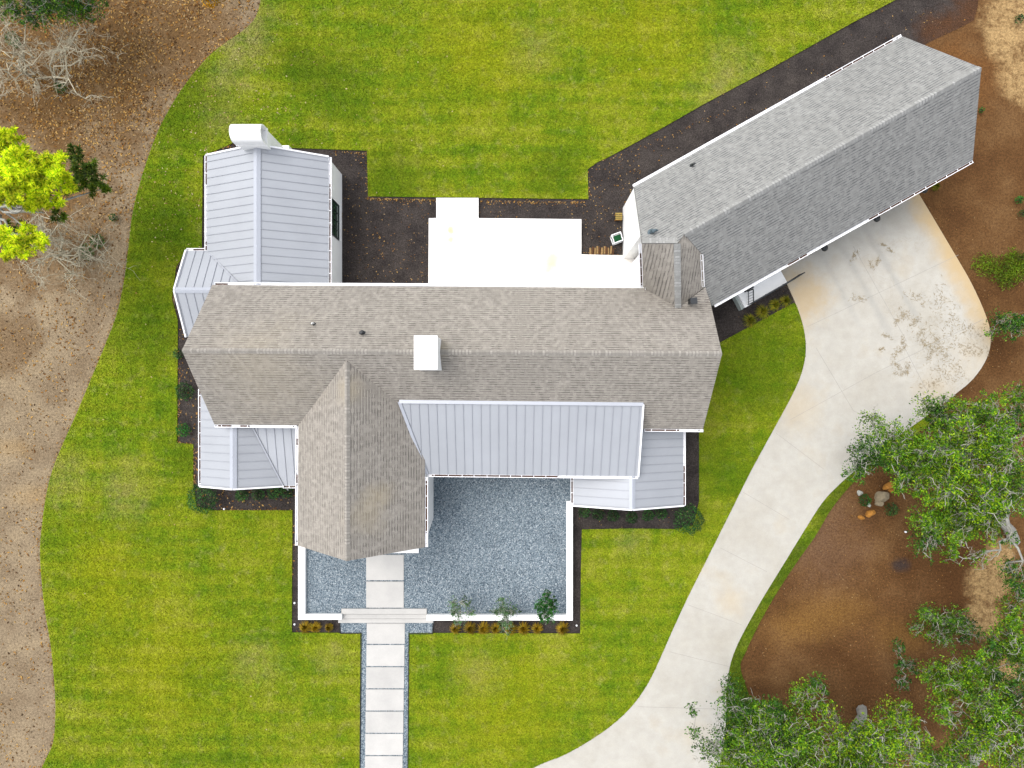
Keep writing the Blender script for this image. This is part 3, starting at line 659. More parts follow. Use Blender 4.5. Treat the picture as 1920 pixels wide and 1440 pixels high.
wd = walls('wall', [(fSE.x - .3, -3.7, 3.95), (dBR.x - .12, -3.7, 3.95), (dBR.x - .12, -1.0, 4.9), (fSE.x - .3, -1.0, 4.9)], 'white wall under the long shed roof')
def roofz_g(p):
    v = Vector((p[0], p[1], 0)); dN = (v - Vector((A.x, A.y, 0))).dot(n_g); dS = (Vector((Cc.x, Cc.y, 0)) - v).dot(n_g)
    k = (ZR - ZE) / ((gE - A).xy.dot(n_g.xy)); return ZE + k * min(dN, dS) - 0.2
Ai, Bi, Ci, Di = A + n_g * .1 + u_g * .1, B + n_g * .1 - u_g * .12, Cc - n_g * .12 - u_g * .12, A2 - n_g * .12 + u_g * .1
rEi = (Bi + Ci) / 2
gr = [(Di.x, Di.y, ZE - .15), (Ci.x, Ci.y, ZE - .15), (rEi.x, rEi.y, roofz_g(rEi)), (Bi.x, Bi.y, ZE - .15), (P(1167, 390).x + .02, P(1167, 390).y, ZE - .15)]
pW = (P(1167, 390).x + .02, 7.15); gr += [(pW[0], pW[1], roofz_g(pW)), (crx, 7.15, roofz_g((crx, 7.15))), (8.4, 6.3, roofz_g((8.4, 6.3)))]
wg = walls('wall', gr, 'white walls of the angled garage')
wc = walls('wall', [(P(1183, 480).x, 4.6, 4.2), (c2.x - .6, 4.6, 4.2), (c2.x - .6, 6.9, 5.9), (P(1183, 480).x, 6.9, 6.2)], 'white walls of the connector')
# raking corbel fins under the front gable and at the north-west eave corner
def fin(p_foot, p_top, z0, z1, axis, th, back=0.02):
    m = MB(); pts = []
    (x0, y0), (x1, y1) = p_foot, p_top
    d = Vector((x1 - x0, y1 - y0, 0)); pr = Vector((th, 0, 0)) if abs(d.y) > abs(d.x) else Vector((0, th, 0))
    a = [Vector((x0, y0, z0)), Vector((x1, y1, z1)), Vector((x1, y1, z1 + .12)), Vector((x0, y0, z1 + .12))]
    b = [v + pr for v in a]
    m.face(a); m.face(b[::-1])
    for i in range(4): m.face([a[i], b[i], b[(i + 1) % 4], a[(i + 1) % 4]])
    return m.build('corbel_fin', M['white'], house)
xr = fSE.x - .06; yf = P(0, 967, 0).y
fin((xr, yf + .01), (xr, fSE.y + .08), 0.5, ZE - .3, 'y', -0.16)
fin((fSW.x + .1, yf + .01), (fSW.x + .1, fSW.y + .08), 0.5, ZE - .3, 'y', 0.16)

# --- openings
def window(parent, org, ax, w_, z0, z1, nv=2, nh=3, rec=0.0, name='window', out=None):
    """org: point on the wall (x,y), ax: unit vector along wall, out: outward unit"""
    ax = Vector(ax).normalized(); out = Vector(out); o = Vector((org[0], org[1], 0)); f = MB()
    def B_(s0, s1, h0, h1, d0, d1, mb):
        p = [o + ax * s_ + out * d + Vector((0, 0, h)) for h in (h0, h1) for s_, d in ((s0, d0), (s1, d0), (s1, d1), (s0, d1))]
        for q in ((0, 3, 2, 1), (4, 5, 6, 7), (0, 1, 5, 4), (1, 2, 6, 5), (2, 3, 7, 6), (3, 0, 4, 7)): mb.face([p[k] for k in q])
    g_ = MB(); B_(0, w_, z0, z1, 0.003, 0.012, g_)
    fr = MB(); t = 0.06
    for (a, b, c_, d_) in ((-t, 0, z0 - t, z1 + t), (w_, w_ + t, z0 - t, z1 + t), (0, w_, z1, z1 + t), (0, w_, z0 - t, z0)): B_(a, b, c_, d_, 0.003, 0.05, fr)
    for k in range(1, nv): B_(w_ * k / nv - .015, w_ * k / nv + .015, z0, z1, 0.014, 0.03, fr)
    for k in range(1, nh): B_(0, w_, z0 + (z1 - z0) * k / nh - .015, z0 + (z1 - z0) * k / nh + .015, 0.0125, 0.028, fr)
    win = fr.build(name, M['black'], parent); g_.build('pane', M['glass'], win)
    s_ = MB(); B_(-.1, w_ + .1, z0 - t - .06, z0 - t - .003, 0.003, 0.1, s_); s_.build('sill', M['white'], win)
    return win
xe = ne.x - .02
window(wn, (xe, 8.05), (0, 1, 0), 1.72, 0.8, 2.45, 4, 3, out=(1, 0, 0))
window(wm, (-8.6, (eNW.y - .14)), (1, 0, 0), 1.6, 0.9, 2.5, 3, 3, out=(0, 1, 0))
for x in (-4.4, -1.6, 1.2): window(wm, (x, eNW.y - .14), (1, 0, 0), 2.0, 0.25, 2.5, 3, 2, out=(0, 1, 0), name='glass_door')
for y in (0.6, 2.6): window(wm, (eSE.x - .12, y), (0, 1, 0), 1.1, 0.9, 2.4, out=(1, 0, 0))
for y in (-4.5, -2.6): window(wf, (fSW.x + i_, y), (0, 1, 0), 1.2, 0.9, 2.4, out=(-1, 0, 0))
window(ws, (srx - .7, sY + .15), (1, 0, 0), 1.4, 0.8, 2.2, out=(0, -1, 0)); window(wa, (arx - .7, aY + .15), (1, 0, 0), 1.4, 0.8, 2.2, out=(0, -1, 0))
for x in (-3.2, -0.8): window(wd, (x, -3.7), (1, 0, 0), 1.6, 0.5, 2.6, 3, 3, out=(0, -1, 0))
window(wn, (nw.x + .1, 8.5), (0, 1, 0), 1.3, 0.9, 2.2, out=(-1, 0, 0)); window(ww, (wN.x + .15, wr.y - .6), (0, 1, 0), 1.2, 0.9, 2.2, out=(-1, 0, 0))
m = MB(); m.box((frS.x + .45, yf - .03, 1.55), (1.1, .05, 2.2)); fd = m.build('door', M['black'], wf)
m = MB(); m.tube([(frS.x + .85, yf - .1, 1.4), (frS.x + .85, yf - .1, 1.7)], .015, 6); m.build('handle', M['vent'], fd)
nS = n_g
for c_ in (1500, 1600, 1697):
    base = P(c_, 0, 0)
for s_ in (6.3, 10.2):
    o = Di + u_g * s_ - Vector((0, 0, Di.z)); m = MB()
    for k in range(4):
        c_ = o + u_g * 1.4 + n_g * .03 + Vector((0, 0, .36 + k * .58)); m.box(c_, (2.8, .05, .55), math.atan2(u_g.y, u_g.x))
    gd = m.build('garage_door', M['door'], wg)
    m = MB(); c_ = o + u_g * 1.4 + n_g * .075 + Vector((0, 0, .55)); m.bar(c_ - u_g * .12, c_ + u_g * .12, .02, .03); m.build('handle', M['black'], gd)

# --- chimneys
chx0, chx1, chy0, chy1, chz = P(776, 0, 8.7).x, P(820, 0, 8.7).x, P(0, 693, 8.7).y, P(0, 629, 8.7).y, 8.7
m = MB(); m.box(((chx0 + chx1) / 2, (chy0 + chy1) / 2, 7.3), (chx1 - chx0 - .06, chy1 - chy0 - .06, 2.6))
m.box(((chx0 + chx1) / 2, (chy0 + chy1) / 2, 8.645), (chx1 - chx0, chy1 - chy0, .09))
tag(m.build('chimney', M['white'], house), 'plain white boxed chimney astride the main ridge')
ch = MB(); x0, x1 = P(432, 0, 5.3).x, P(490, 0, 5.3).x; yc0, yc1 = 11.62, 12.45; yc = (yc0 + yc1) / 2; rr = (yc1 - yc0) / 2; sp_z = 5.0
ch.box(((x0 + x1) / 2, yc, 2.3), (x1 - x0 - .1, yc1 - yc0 - .06, 4.6))
ch.box(((x0 + x1) / 2, yc, 1.1), (x1 - x0 + .5, yc1 - yc0 + .04, 2.2))
ch.box(((x0 + x1) / 2, yc, 4.55), (x1 - x0 + .04, yc1 - yc0 + .02, .08))
n = 20
for k in range(n):
    t0, t1 = math.pi * k / n, math.pi * (k + 1) / n
    def q(x, t, r): return Vector((x, yc + r * math.cos(t), sp_z + r * math.sin(t) * 1.1))
    ri = rr - .09
    ch.face([q(x0, t0, rr), q(x1, t0, rr), q(x1, t1, rr), q(x0, t1, rr)]); ch.face([q(x0, t1, ri), q(x1, t1, ri), q(x1, t0, ri), q(x0, t0, ri)])
    ch.face([q(x1, t0, ri), q(x1, t1, ri), q(x1, t1, rr), q(x1, t0, rr)]); ch.face([q(x0, t1, ri), q(x0, t0, ri), q(x0, t0, rr), q(x0, t1, rr)])
for y in (yc0 + .045, yc1 - .045): ch.box(((x0 + x1) / 2, y, 4.795), (x1 - x0, .09, .41))
tag(ch.build('chimney', M['white'], house, smooth=False), 'white chimney with arched cap at the north-west gable')

# --- roof vents
def pipe(pt, r, h, mat, name='vent_pipe', hood=False, square=False, label=None):
    m = MB()
    if square:
        m.box(pt + Vector((0, 0, -.1)), (.27, .24, .5), 0.05); m.box(pt + Vector((.0, -.02, .2)), (.31, .28, .04), 0.05)
    else:
        m.lathe(pt - Vector((0, 0, .12)), [(r * 1.9, 0.0), (r * 1.9, .13), (r * 1.1, .17), (r, .2), (r, h + .12), (r * .6, h + .12)], 14)
        if hood:
            m.tube([pt + Vector((0, 0, h)), pt + Vector((.03, 0, h + .1)), pt + Vector((r * 1.2, .02, h + .12)), pt + Vector((r * 2.8, .03, h + .06))], [r * 1.0, r * 1.1, r * .7, r * .35], 10)
    return tag(m.build(name, mat, house), label)
pipe(on_plane(588, 608, N_plane), .05, .25, M['black'], label='small black vent pipe west on the main roof')
pipe(on_plane(588, 607.5, N_plane) + Vector((0, 0, .18)), .03, .12, M['white'], name='pipe_cap')
pipe(on_plane(679, 625, N_plane), .075, .22, M['black'], hood=True, label='black hooded vent on the main roof')
pipe(on_plane(1297, 311, NG), .05, .22, M['black'], hood=True, label='small vent near the garage eave')
pipe(on_plane(1221, 436, NG), .085, .26, M['vent'], hood=True, label='blue grey hooded vent on the garage')
pipe(P(1299, 564, 5.75), .1, .2, M['black'], square=True, name='box_vent', label='square black box vent')

# ------------------------------------------------------------------ court wall, steps, walk
cw = empty('courtyard_wall', P(565, 1160, 0), 'low white wall around the gravel court, open at the front steps', 'wall')
wz_ = 0.62
def wallpiece(px0, py0, px1, py1):
    m = MB(); a, b = P(px0, py0, wz_), P(px1, py1, wz_)
    m.prism([(a.x, b.y, wz_), (b.x, b.y, wz_), (b.x, a.y, wz_), (a.x, a.y, wz_)], -wz_); return m.build('wall_section', M['white'], cw)
wallpiece(559, 975, 572, 1162); wallpiece(572.2, 1152, 640, 1162); wallpiece(800, 1153, 1062, 1163.5); wallpiece(1062.2, 940, 1074, 1163.5)
st = empty('front_steps', P(720, 1160, 0), 'broad pale stone steps between the walk and the raised gravel court', 'steps')
for i, (y0, y1, z1) in enumerate(((1141.5, 1151.5, .47), (1151.8, 1160, .33), (1160.3, 1168, .18))):
    x0, x1 = (640, 800) if i < 2 else (634, 812)
    a, b = P(x0, y0, z1), P(x1, y1, z1); m = MB()
    m.prism([(a.x, b.y, z1), (b.x, b.y, z1), (b.x, a.y, z1), (a.x, a.y, z1)], -z1); m.build('tread', M['slab'], st)
stoop = MB(); a, b = P(657, 985, .5), P(785, 1037, .5); stoop.prism([(a.x, b.y, .5), (b.x, b.y, .5), (b.x, a.y, .5), (a.x, a.y, .5)], -.12)
tag(stoop.build('entry_stoop', M['landing']), 'white stoop peeking out from under the front gable', 'stoop')
words = ['first', 'second', 'third', 'fourth', 'fifth', 'sixth', 'seventh', 'eighth', 'ninth', 'tenth']
def slabm(x0, x1, y0, y1, z, label, grp):
    a, b = P(x0, y0, z), P(x1, y1, z); m = MB(); h_ = 0.06
    bm_pts = [(a.x, b.y, z), (b.x, b.y, z), (b.x, a.y, z), (a.x, a.y, z)]; m.prism(bm_pts, -h_)
    o = m.build('paving_slab', M['slab']); bv = o.modifiers.new('bevel', 'BEVEL'); bv.width = 0.01; bv.segments = 2
    c = (P(x0, y0, z) + P(x1, y1, z)) / 2; c.z = z - h_; o.data.transform(Matrix.Translation(-c)); o.location = c
    return tag(o, label, 'paving slab', grp)
slabm(686.5, 757, 1040.5, 1088, .445, 'white slab inside the gravel court, half under the front gable', 'pale slabs of the front walk')
slabm(686.5, 757, 1090.5, 1139.5, .445, 'white slab inside the gravel court, next to the steps', 'pale slabs of the front walk')
y = 1168.8; k = 0
while y < 1500:
    t = (y - 1168) / 272; x0, x1 = 687.5 - 3.5 * t, 759 - 4.5 * t
    L_ = 38.5 if k == 0 else 39.6
    lab = '%s pale slab of the front walk counting away from the steps' % words[k] if y < 1440 else 'pale slab of the front walk below the photo edge'
    slabm(x0, x1, y, y + L_, .09, lab, 'pale slabs of the front walk'); y += L_ + 2.1; k += 1

# ------------------------------------------------------------------ side entry landing with black rail
le = empty('side_landing', P(1420, 560, 0), 'white side entry landing with black railing at the garage corner', 'landing')
ur = (P(1463, 510) - P(1384, 552)).normalized(); vr = Vector((ur.y, -ur.x, 0))
zl = 0.85
pA, pB, pC, pD = P(1384, 552, zl), P(1463, 506, zl), P(1477, 531, zl), P(1397, 577, zl)
m = MB(); m.prism([pA, pD, pC, pB], -zl); m.build('platform', M['landing'], le)
m = MB(); q0_, q1_ = P(1377.5, 556, .55), P(1391, 581, .55); m.prism([q0_, q1_, Vector((pD.x - .006, pD.y, .55)), Vector((pA.x - .006, pA.y, .55))], -.55); m.build('side_wall', M['green_plate'], le)
rl = MB(); hr = 0.9
base = [pA.lerp(pB, .06), pD.lerp(pC, .06), pD.lerp(pC, .55), pC.lerp(pD, .02)]
inn = (pA - pD).normalized() * .06
pts = [pA.lerp(pB, .2) - inn * 2 + Vector((0, 0, 0)), pD.lerp(pC, .08) + inn, pC + inn, pC + (pC - pD).normalized() * .9 + inn - Vector((0, 0, .55))]
for a, b in zip(pts[:-1], pts[1:]):
    rl.bar(a + Vector((0, 0, hr)), b + Vector((0, 0, hr)), .05, .04); rl.bar(a + Vector((0, 0, .12)), b + Vector((0, 0, .12)), .03, .03)
    L_ = (b - a).length; nn = max(2, int(L_ / .13))
    for i in range(nn + 1):
        p = a.lerp(b, i / nn); rl.bar(p, p + Vector((0, 0, hr)), .016 if i % 8 else .04, .016 if i % 8 else .04)
rl.build('railing', M['black'], le)
m = MB(); c_ = (P(1395, 548, zl) + P(1413, 537, zl)) / 2; m.box(c_ + Vector((0, 0, .02)), (.55, .1, .03), math.atan2(ur.y, ur.x)); m.build('drain_grate', M['black'], le)

# ------------------------------------------------------------------ barn lights over the garage doors
lamp_at = [(1546, 465, 'westernmost of the black barn lights under the garage gutter'), (1644, 410, 'middle black barn light under the garage gutter, between the tyre tracks'), (1733, 356, 'easternmost black barn light, over the corner of the brown ground')]
for (px, py, lab) in lamp_at:
    p = P(px, py, 3.3); o = empty('wall_lamp', p, lab, 'wall lamp', 'barn lights on the garage wall')
    m = MB(); m.lathe(p, [(.17, 0), (.168, .03), (.12, .12), (.06, .17), (.05, .22), (.01, .23)], 24); m.build('lamp_shade', M['black'], o)
    back = p - n_g * ((p - Di).dot(n_g)); back.z = 3.55
    m = MB(); m.tube([p + Vector((0, 0, .22)), p + Vector((0, 0, .34)) - n_g * .05, (p + back) / 2 + Vector((0, 0, .32)), back], .014, 8); m.build('arm', M['black'], o)
    m = MB(); m.box(back, (.16, .02, .16), math.atan2(u_g.y, u_g.x)); m.build('wall_plate', M['black'], o)

# ------------------------------------------------------------------ foliage machinery
def rand_dir(n, up=0.0):
    v = rng.normal(size=(n, 3)); v[:, 2] += up; v /= np.linalg.norm(v, axis=1)[:, None] + 1e-9; return v
def leaves_mesh(name, pts, size, mat, parent, upbias=0.5, aspect=0.5, jitter=0.35):
    pts = np.asarray(pts); n = len(pts); nrm = rand_dir(n, upbias); t = rand_dir(n); t -= (t * nrm).sum(1)[:, None] * nrm
    t /= np.linalg.norm(t, axis=1)[:, None] + 1e-9; b = np.cross(nrm, t); s = size * (1 + jitter * rng.uniform(-1, 1, n))[:, None]
    v = np.stack([pts - t * s * .5, pts + b * s * aspect * .5 + nrm * s * .08, pts + t * s * .5, pts - b * s * aspect * .5 + nrm * s * .08], 1).reshape(-1, 3)
    me = bpy.data.meshes.new(name); me.vertices.add(4 * n); me.vertices.foreach_set('co', v.astype(np.float32).ravel())
    me.loops.add(4 * n); me.loops.foreach_set('vertex_index', np.arange(4 * n, dtype=np.int32)); me.polygons.add(n)
    me.polygons.foreach_set('loop_start', np.arange(0, 4 * n, 4, dtype=np.int32)); me.polygons.foreach_set('loop_total', np.full(n, 4, dtype=np.int32)); me.update(); me.validate()
    return link_mesh(name, me, mat, parent)
class Twigs:
    """tapered 4-sided tubes collected in one mesh"""
    def __init__(s, n=4): s.v = []; s.f = []; s.n = n
    def add(s, path, rad):
        n = s.n; base = len(s.v); k = len(path)
        for i, p in enumerate(path):
            d = path[min(i + 1, k - 1)] - path[max(i - 1, 0)]; d = d / (np.linalg.norm(d) + 1e-9)
            a = np.cross(d, (0.13, 0.21, 0.97)); a /= np.linalg.norm(a) + 1e-9; b = np.cross(d, a)
            for t in range(n):
                an = t * 2 * math.pi / n; s.v.append(p + (a * math.cos(an) + b * math.sin(an)) * rad[i])
        for i in range(k - 1):
            for t in range(n):
                u = (t + 1) % n; s.f.append((base + i * n + t, base + i * n + u, base + (i + 1) * n + u, base + (i + 1) * n + t))
    def build(s, name, mat, parent):
        me = bpy.data.meshes.new(name); me.from_pydata([tuple(q) for q in s.v], [], s.f); me.update()
        for p in me.polygons: p.use_smooth = True
        return link_mesh(name, me, mat, parent)
def wander(a, b, k, jit, sag=0.0):
    a, b = np.array(a, float), np.array(b, float); L = np.linalg.norm(b - a); out = [a]
    for i in range(1, k):
        t = i / k; out.append(a + (b - a) * t + rng.normal(size=3) * jit * L * math.sin(math.pi * t) ** .5 + np.array((0, 0, sag * L * math.sin(math.pi * t))))
    out.append(b); return out
def arr(v): return np.array((v.x, v.y, v.z))

def crown_tree(name, label, cat, base, fork, blobs, r0, leafmats, leaf=0.105, dens=230, bark='bark', group=None, twig_out=0.5, twigs_per=26, flat=0.6, tr_n=8):
    """blobs: (px, py, radius in px, height z, density factor, material index)"""
    bp = P(base[0], base[1], 0); root = empty(name, bp, label, cat, group)
    tr = Twigs(tr_n); fk = arr(P(*fork)); b0 = arr(bp) - np.array((0, 0, .2))
    tr.add(wander(b0, fk, 4, 0.03), [r0 * 1.25, r0, r0 * .9, r0 * .85, r0 * .75]); tr.build('trunk', M[bark], root)
    lim = Twigs(5); tw = Twigs(3); dead = tw; lp = [[] for _ in leafmats]
    centers = [arr(P(b[0], b[1], b[3])) for b in blobs]; order = np.argsort([np.linalg.norm(c - fk) for c in centers]); nodes = [fk]; nr = [r0 * .7]
    for oi in order:
        c = centers[oi]; px_r, z, df, mi = blobs[oi][2], blobs[oi][3], blobs[oi][4], blobs[oi][5]
        rad = px_r * (H - z) / F
        d = [np.linalg.norm(c - q) + 0.35 * np.linalg.norm(q - fk) * 0.3 for q in nodes]; j = int(np.argmin(d)); st_ = nodes[j]; rs = nr[j] * .8
        end = c - np.array((0, 0, rad * flat * .35)); pth = wander(st_, end, 4, 0.09, 0.05)
        lim.add(pth, [rs, rs * .85, rs * .75, rs * .65, rs * .5]); nodes.append(end); nr.append(max(rs * .62, .025))
        K = max(6, int(twigs_per * (rad / 1.3) ** 1.3)); tips = []
        for k in range(K):
            dr3 = rand_dir(1, 0.45)[0]; rr_ = rad * rng.uniform(.35, 1.0) ** .6; tip = c + dr3 * np.array((rr_, rr_, rr_ * flat))
            s0 = pth[rng.integers(2, 5)]; br = wander(s0, tip, 3, 0.12, .05); rb = max(rs * .28, .016); tw.add(br, [rb, rb * .7, rb * .5, rb * .3])
            tips.append(tip)
            for _ in range(3):
                t2 = br[rng.integers(1, 4)] + rand_dir(1, .4)[0] * rad * rng.uniform(.2, twig_out); t2[2] = min(t2[2], c[2] + rad * flat * 1.05)
                tw.add(wander(br[2], t2, 2, .15), [rb * .5, rb * .35, rb * .18]); tips.append(t2)
        for k in range(int(K * .5)):        # dead silvery twigs standing clear of the leaves
            a0 = max((tips[i] for i in rng.integers(0, len(tips), 3)), key=lambda q: q[2]); d0 = rand_dir(1, 0)[0] * np.array((1, 1, .25)); L0 = rad * rng.uniform(.25, .6); e0_ = a0 + d0 * L0
            pz = wander(a0, e0_ + np.array((0, 0, .12)), 4, .14, .12); rz_ = .019 * min(1, leaf / .1) if rad > .8 else .007; dead.add(pz, [rz_, rz_, rz_ * .8, rz_ * .6, rz_ * .3])
            for _ in range(3):
                q_ = pz[rng.integers(1, 5)]; dead.add(wander(q_, q_ + (d0 * .6 + rand_dir(1, .1)[0] * .8) * L0 * .45, 2, .15), [rz_ * .6, rz_ * .45, rz_ * .25])
        N = int(dens * math.pi * rad * rad * df); T = np.array(tips); wt = rng.uniform(size=len(tips)) ** 2.2 + .05; wt[T[:, 2] > c[2]] *= 1.4; ti = rng.choice(len(tips), N, p=wt / wt.sum())
        cl = T[ti] + rng.normal(size=(N, 3)) * rad * np.array((.085, .085, .05))
        # loose in-fill through the crown's volume
        m_ = rng.uniform(size=N) < .13; dd = rand_dir(N); rr2 = rad * rng.uniform(0, 1, N) ** .45
        cl[m_] = (c + dd * rr2[:, None] * np.array((1, 1, flat)) - np.array((0, 0, rad * .2)))[m_]
        cl[:, 2] = np.maximum(cl[:, 2], .06)
        low = rng.uniform(size=N) < .2; cl[low] = (c + dd * rr2[:, None] * np.array((1.02, 1.02, flat)) * .95 - np.array((0, 0, rad * .35)))[low]; cl[:, 2] = np.maximum(cl[:, 2], .06)
        sel = rng.uniform(size=N) < .75; lp[mi].append(cl[sel]); lp[(mi + 1) % len(leafmats)].append(cl[~sel])
    lb = lim.build('limb', M[bark], root); tw.build('twig', M['twigc'], lb)
    for k, q in enumerate(lp):
        if q: leaves_mesh('crown', np.concatenate(q), leaf, M[leafmats[k]], root)
    return root

oakA = [(1700, 830, 36, 5, .8, 0), (1725, 855, 34, 5.2, .8, 1), (1790, 870, 50, 6, .8, 0), (1860, 820, 44, 6.4, .8, 0), (1900, 890, 44, 6.6, .8, 1), (1900, 800, 36, 6, .8, 2), (1860, 960, 36, 6.4, .8, 0), (1810, 955, 40, 6, .8, 0), (1690, 880, 30, 4.8, .7, 2), (1640, 800, 36, 4.5, .45, 0), (1672, 812, 28, 4.5, .35, 0), (1635, 850, 42, 4.6, .9, 2), (1606, 880, 26, 4.2, .7, 2), (1596, 842, 12, 4.2, .5, 2), (1680, 850, 42, 4.8, .9, 0), (1745, 762, 34, 5.2, .45, 0), (1770, 775, 34, 5.6, .8, 2), (1800, 790, 50, 6, 1, 0),
        (1850, 785, 46, 6.3, .9, 0), (1908, 745, 34, 6, .7, 0), (1755, 840, 50, 6.2, 1, 0), (1820, 850, 58, 7, 1, 1), (1890, 850, 50, 7.2, .9, 0), (1715, 890, 42, 5.4, 1, 0), (1770, 905, 52, 6.4, 1, 1),
        (1835, 920, 56, 7.2, 1, 1), (1900, 930, 44, 7.2, .8, 0), (1745, 975, 42, 5.2, 1, 0), (1738, 1012, 36, 4.4, .8, 2), (1795, 985, 46, 5.8, 1, 0), (1850, 985, 34, 6.6, .9, 1), (1785, 1038, 22, 3.8, .8, 0), (1830, 1050, 22, 3.8, .3, 0), (1900, 1070, 28, 3.4, .7, 2), (1895, 1010, 20, 4, .4, 2)]
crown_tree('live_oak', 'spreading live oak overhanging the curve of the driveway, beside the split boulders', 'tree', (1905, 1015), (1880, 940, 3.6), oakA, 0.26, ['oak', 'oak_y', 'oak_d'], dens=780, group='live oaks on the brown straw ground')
oakB = [(1420, 1350, 40, 4.8, .9, 0), (1480, 1420, 50, 5.4, .9, 0), (1540, 1440, 40, 5.6, .8, 1), (1470, 1385, 40, 5.4, .8, 2), (1600, 1440, 44, 6, .9, 1), (1660, 1430, 44, 6, .9, 0), (1395, 1410, 40, 5, .9, 0), (1610, 1380, 30, 6, .7, 0), (1380, 1380, 34, 4.6, .9, 2), (1300, 1330, 16, 4.6, .4, 2), (1300, 1372, 16, 4.6, .5, 2), (1335, 1395, 36, 4.8, .35, 2), (1375, 1290, 28, 4, .6, 2), (1350, 1420, 30, 5, .5, 0), (1385, 1340, 44, 4.6, .9, 2), (1420, 1395, 56, 5.4, 1, 0), (1450, 1345, 40, 5, .9, 2), (1510, 1310, 36, 4.6, .8, 0), (1535, 1285, 24, 4.4, .8, 2),
        (1500, 1385, 56, 5.8, 1, 0), (1570, 1400, 50, 6.2, .9, 1), (1560, 1340, 28, 5, .6, 1), (1640, 1390, 48, 6.6, .9, 1), (1680, 1345, 40, 6.2, .8, 1), (1700, 1400, 52, 6.6, .8, 1), (1460, 1460, 60, 6, 1, 0), (1600, 1470, 60, 6.5, .9, 0), (1380, 1470, 50, 5.4, .7, 0)]
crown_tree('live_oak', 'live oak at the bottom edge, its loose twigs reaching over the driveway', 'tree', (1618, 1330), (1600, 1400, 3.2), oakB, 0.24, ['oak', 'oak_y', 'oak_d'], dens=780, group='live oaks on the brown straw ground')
oakC = [(1770, 1330, 34, 5, .8, 0), (1750, 1430, 34, 5.4, .8, 0), (1800, 1440, 50, 5.6, .9, 0), (1840, 1360, 40, 5.4, .9, 0), (1885, 1330, 40, 5.6, .9, 1), (1915, 1100, 30, 4, .8, 2), (1860, 1260, 30, 4.6, .8, 0), (1780, 1275, 44, 5, 1, 0), (1745, 1262, 26, 4.6, .8, 0), (1830, 1255, 40, 5, .9, 0), (1850, 1310, 52, 5.8, 1, 0), (1905, 1290, 40, 6, .9, 2), (1900, 1200, 44, 5, .9, 0), (1905, 1150, 34, 4.4, .9, 0), (1868, 1215, 30, 4.6, .8, 2), (1800, 1395, 34, 4.6, .6, 0), (1860, 1390, 50, 6.4, .9, 1), (1915, 1370, 40, 6.4, .9, 0), (1900, 1440, 46, 6.6, .9, 1), (1920, 1230, 40, 5, .9, 0)]
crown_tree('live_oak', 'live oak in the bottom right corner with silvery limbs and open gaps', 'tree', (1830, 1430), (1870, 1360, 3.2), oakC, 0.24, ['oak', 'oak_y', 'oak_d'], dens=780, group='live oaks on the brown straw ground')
crown_tree('understory_tree', 'low dark green tree standing alone in the brown ground north of the corner oak', 'tree', (1765, 1165), (1770, 1170, .6), [(1745, 1160, 32, 1.4, .8, 0), (1785, 1165, 34, 1.5, .8, 0), (1765, 1195, 30, 1.3, .6, 0), (1815, 1190, 24, 1.3, .9, 1), (1720, 1180, 20, 1.2, .5, 0), (1815, 1165, 20, 1.2, .6, 1)], .08, ['oak', 'oak_d'], dens=560, twig_out=.4)
crown_tree('understory_tree', 'slender dark sapling with white twigs at the edge of the bottom oaks', 'tree', (1692, 1250), (1694, 1240, .8), [(1684, 1212, 16, 1.8, .9, 0), (1700, 1250, 22, 1.8, .9, 0), (1690, 1285, 18, 1.6, .8, 0)], .05, ['oak_d', 'box'], dens=520)
crown_tree('understory_tree', 'small green tree leaning over the rounded east corner of the driveway', 'tree', (1885, 606), (1886, 606, .9), [(1878, 600, 26, 2.2, .9, 0), (1900, 615, 26, 2.4, 1, 0), (1862, 622, 16, 2.0, .4, 1), (1918, 604, 20, 2.4, .9, 0)], .06, ['oak_d', 'oak'], dens=620)
crown_tree('evergreen_tree', 'dark evergreen in the top left corner, reaching in over the bare trees', 'tree', (90, -20), (95, -25, 2.5), [(20, 8, 34, 3, 1, 1), (70, 15, 36, 3.4, 1, 0), (120, 5, 40, 3.6, 1, 1), (165, 5, 32, 3.4, 1, 0), (150, 25, 18, 3, .7, 0), (90, -40, 60, 5, 1, 0), (10, -50, 50, 5, .9, 0), (60, 40, 16, 2.6, .5, 0)], .2, ['oak_d', 'oak'], dens=700)
crown_tree('autumn_tree', 'tip of an orange autumn tree at the top edge', 'tree', (400, -60), (398, -40, 3), [(395, -6, 18, 4.2, 1, 0), (385, 2, 10, 4, .9, 0), (410, -2, 12, 4.2, 1, 0), (400, -50, 50, 5, .8, 0)], .14, ['orange', 'orange'], dens=230, leaf=.13)

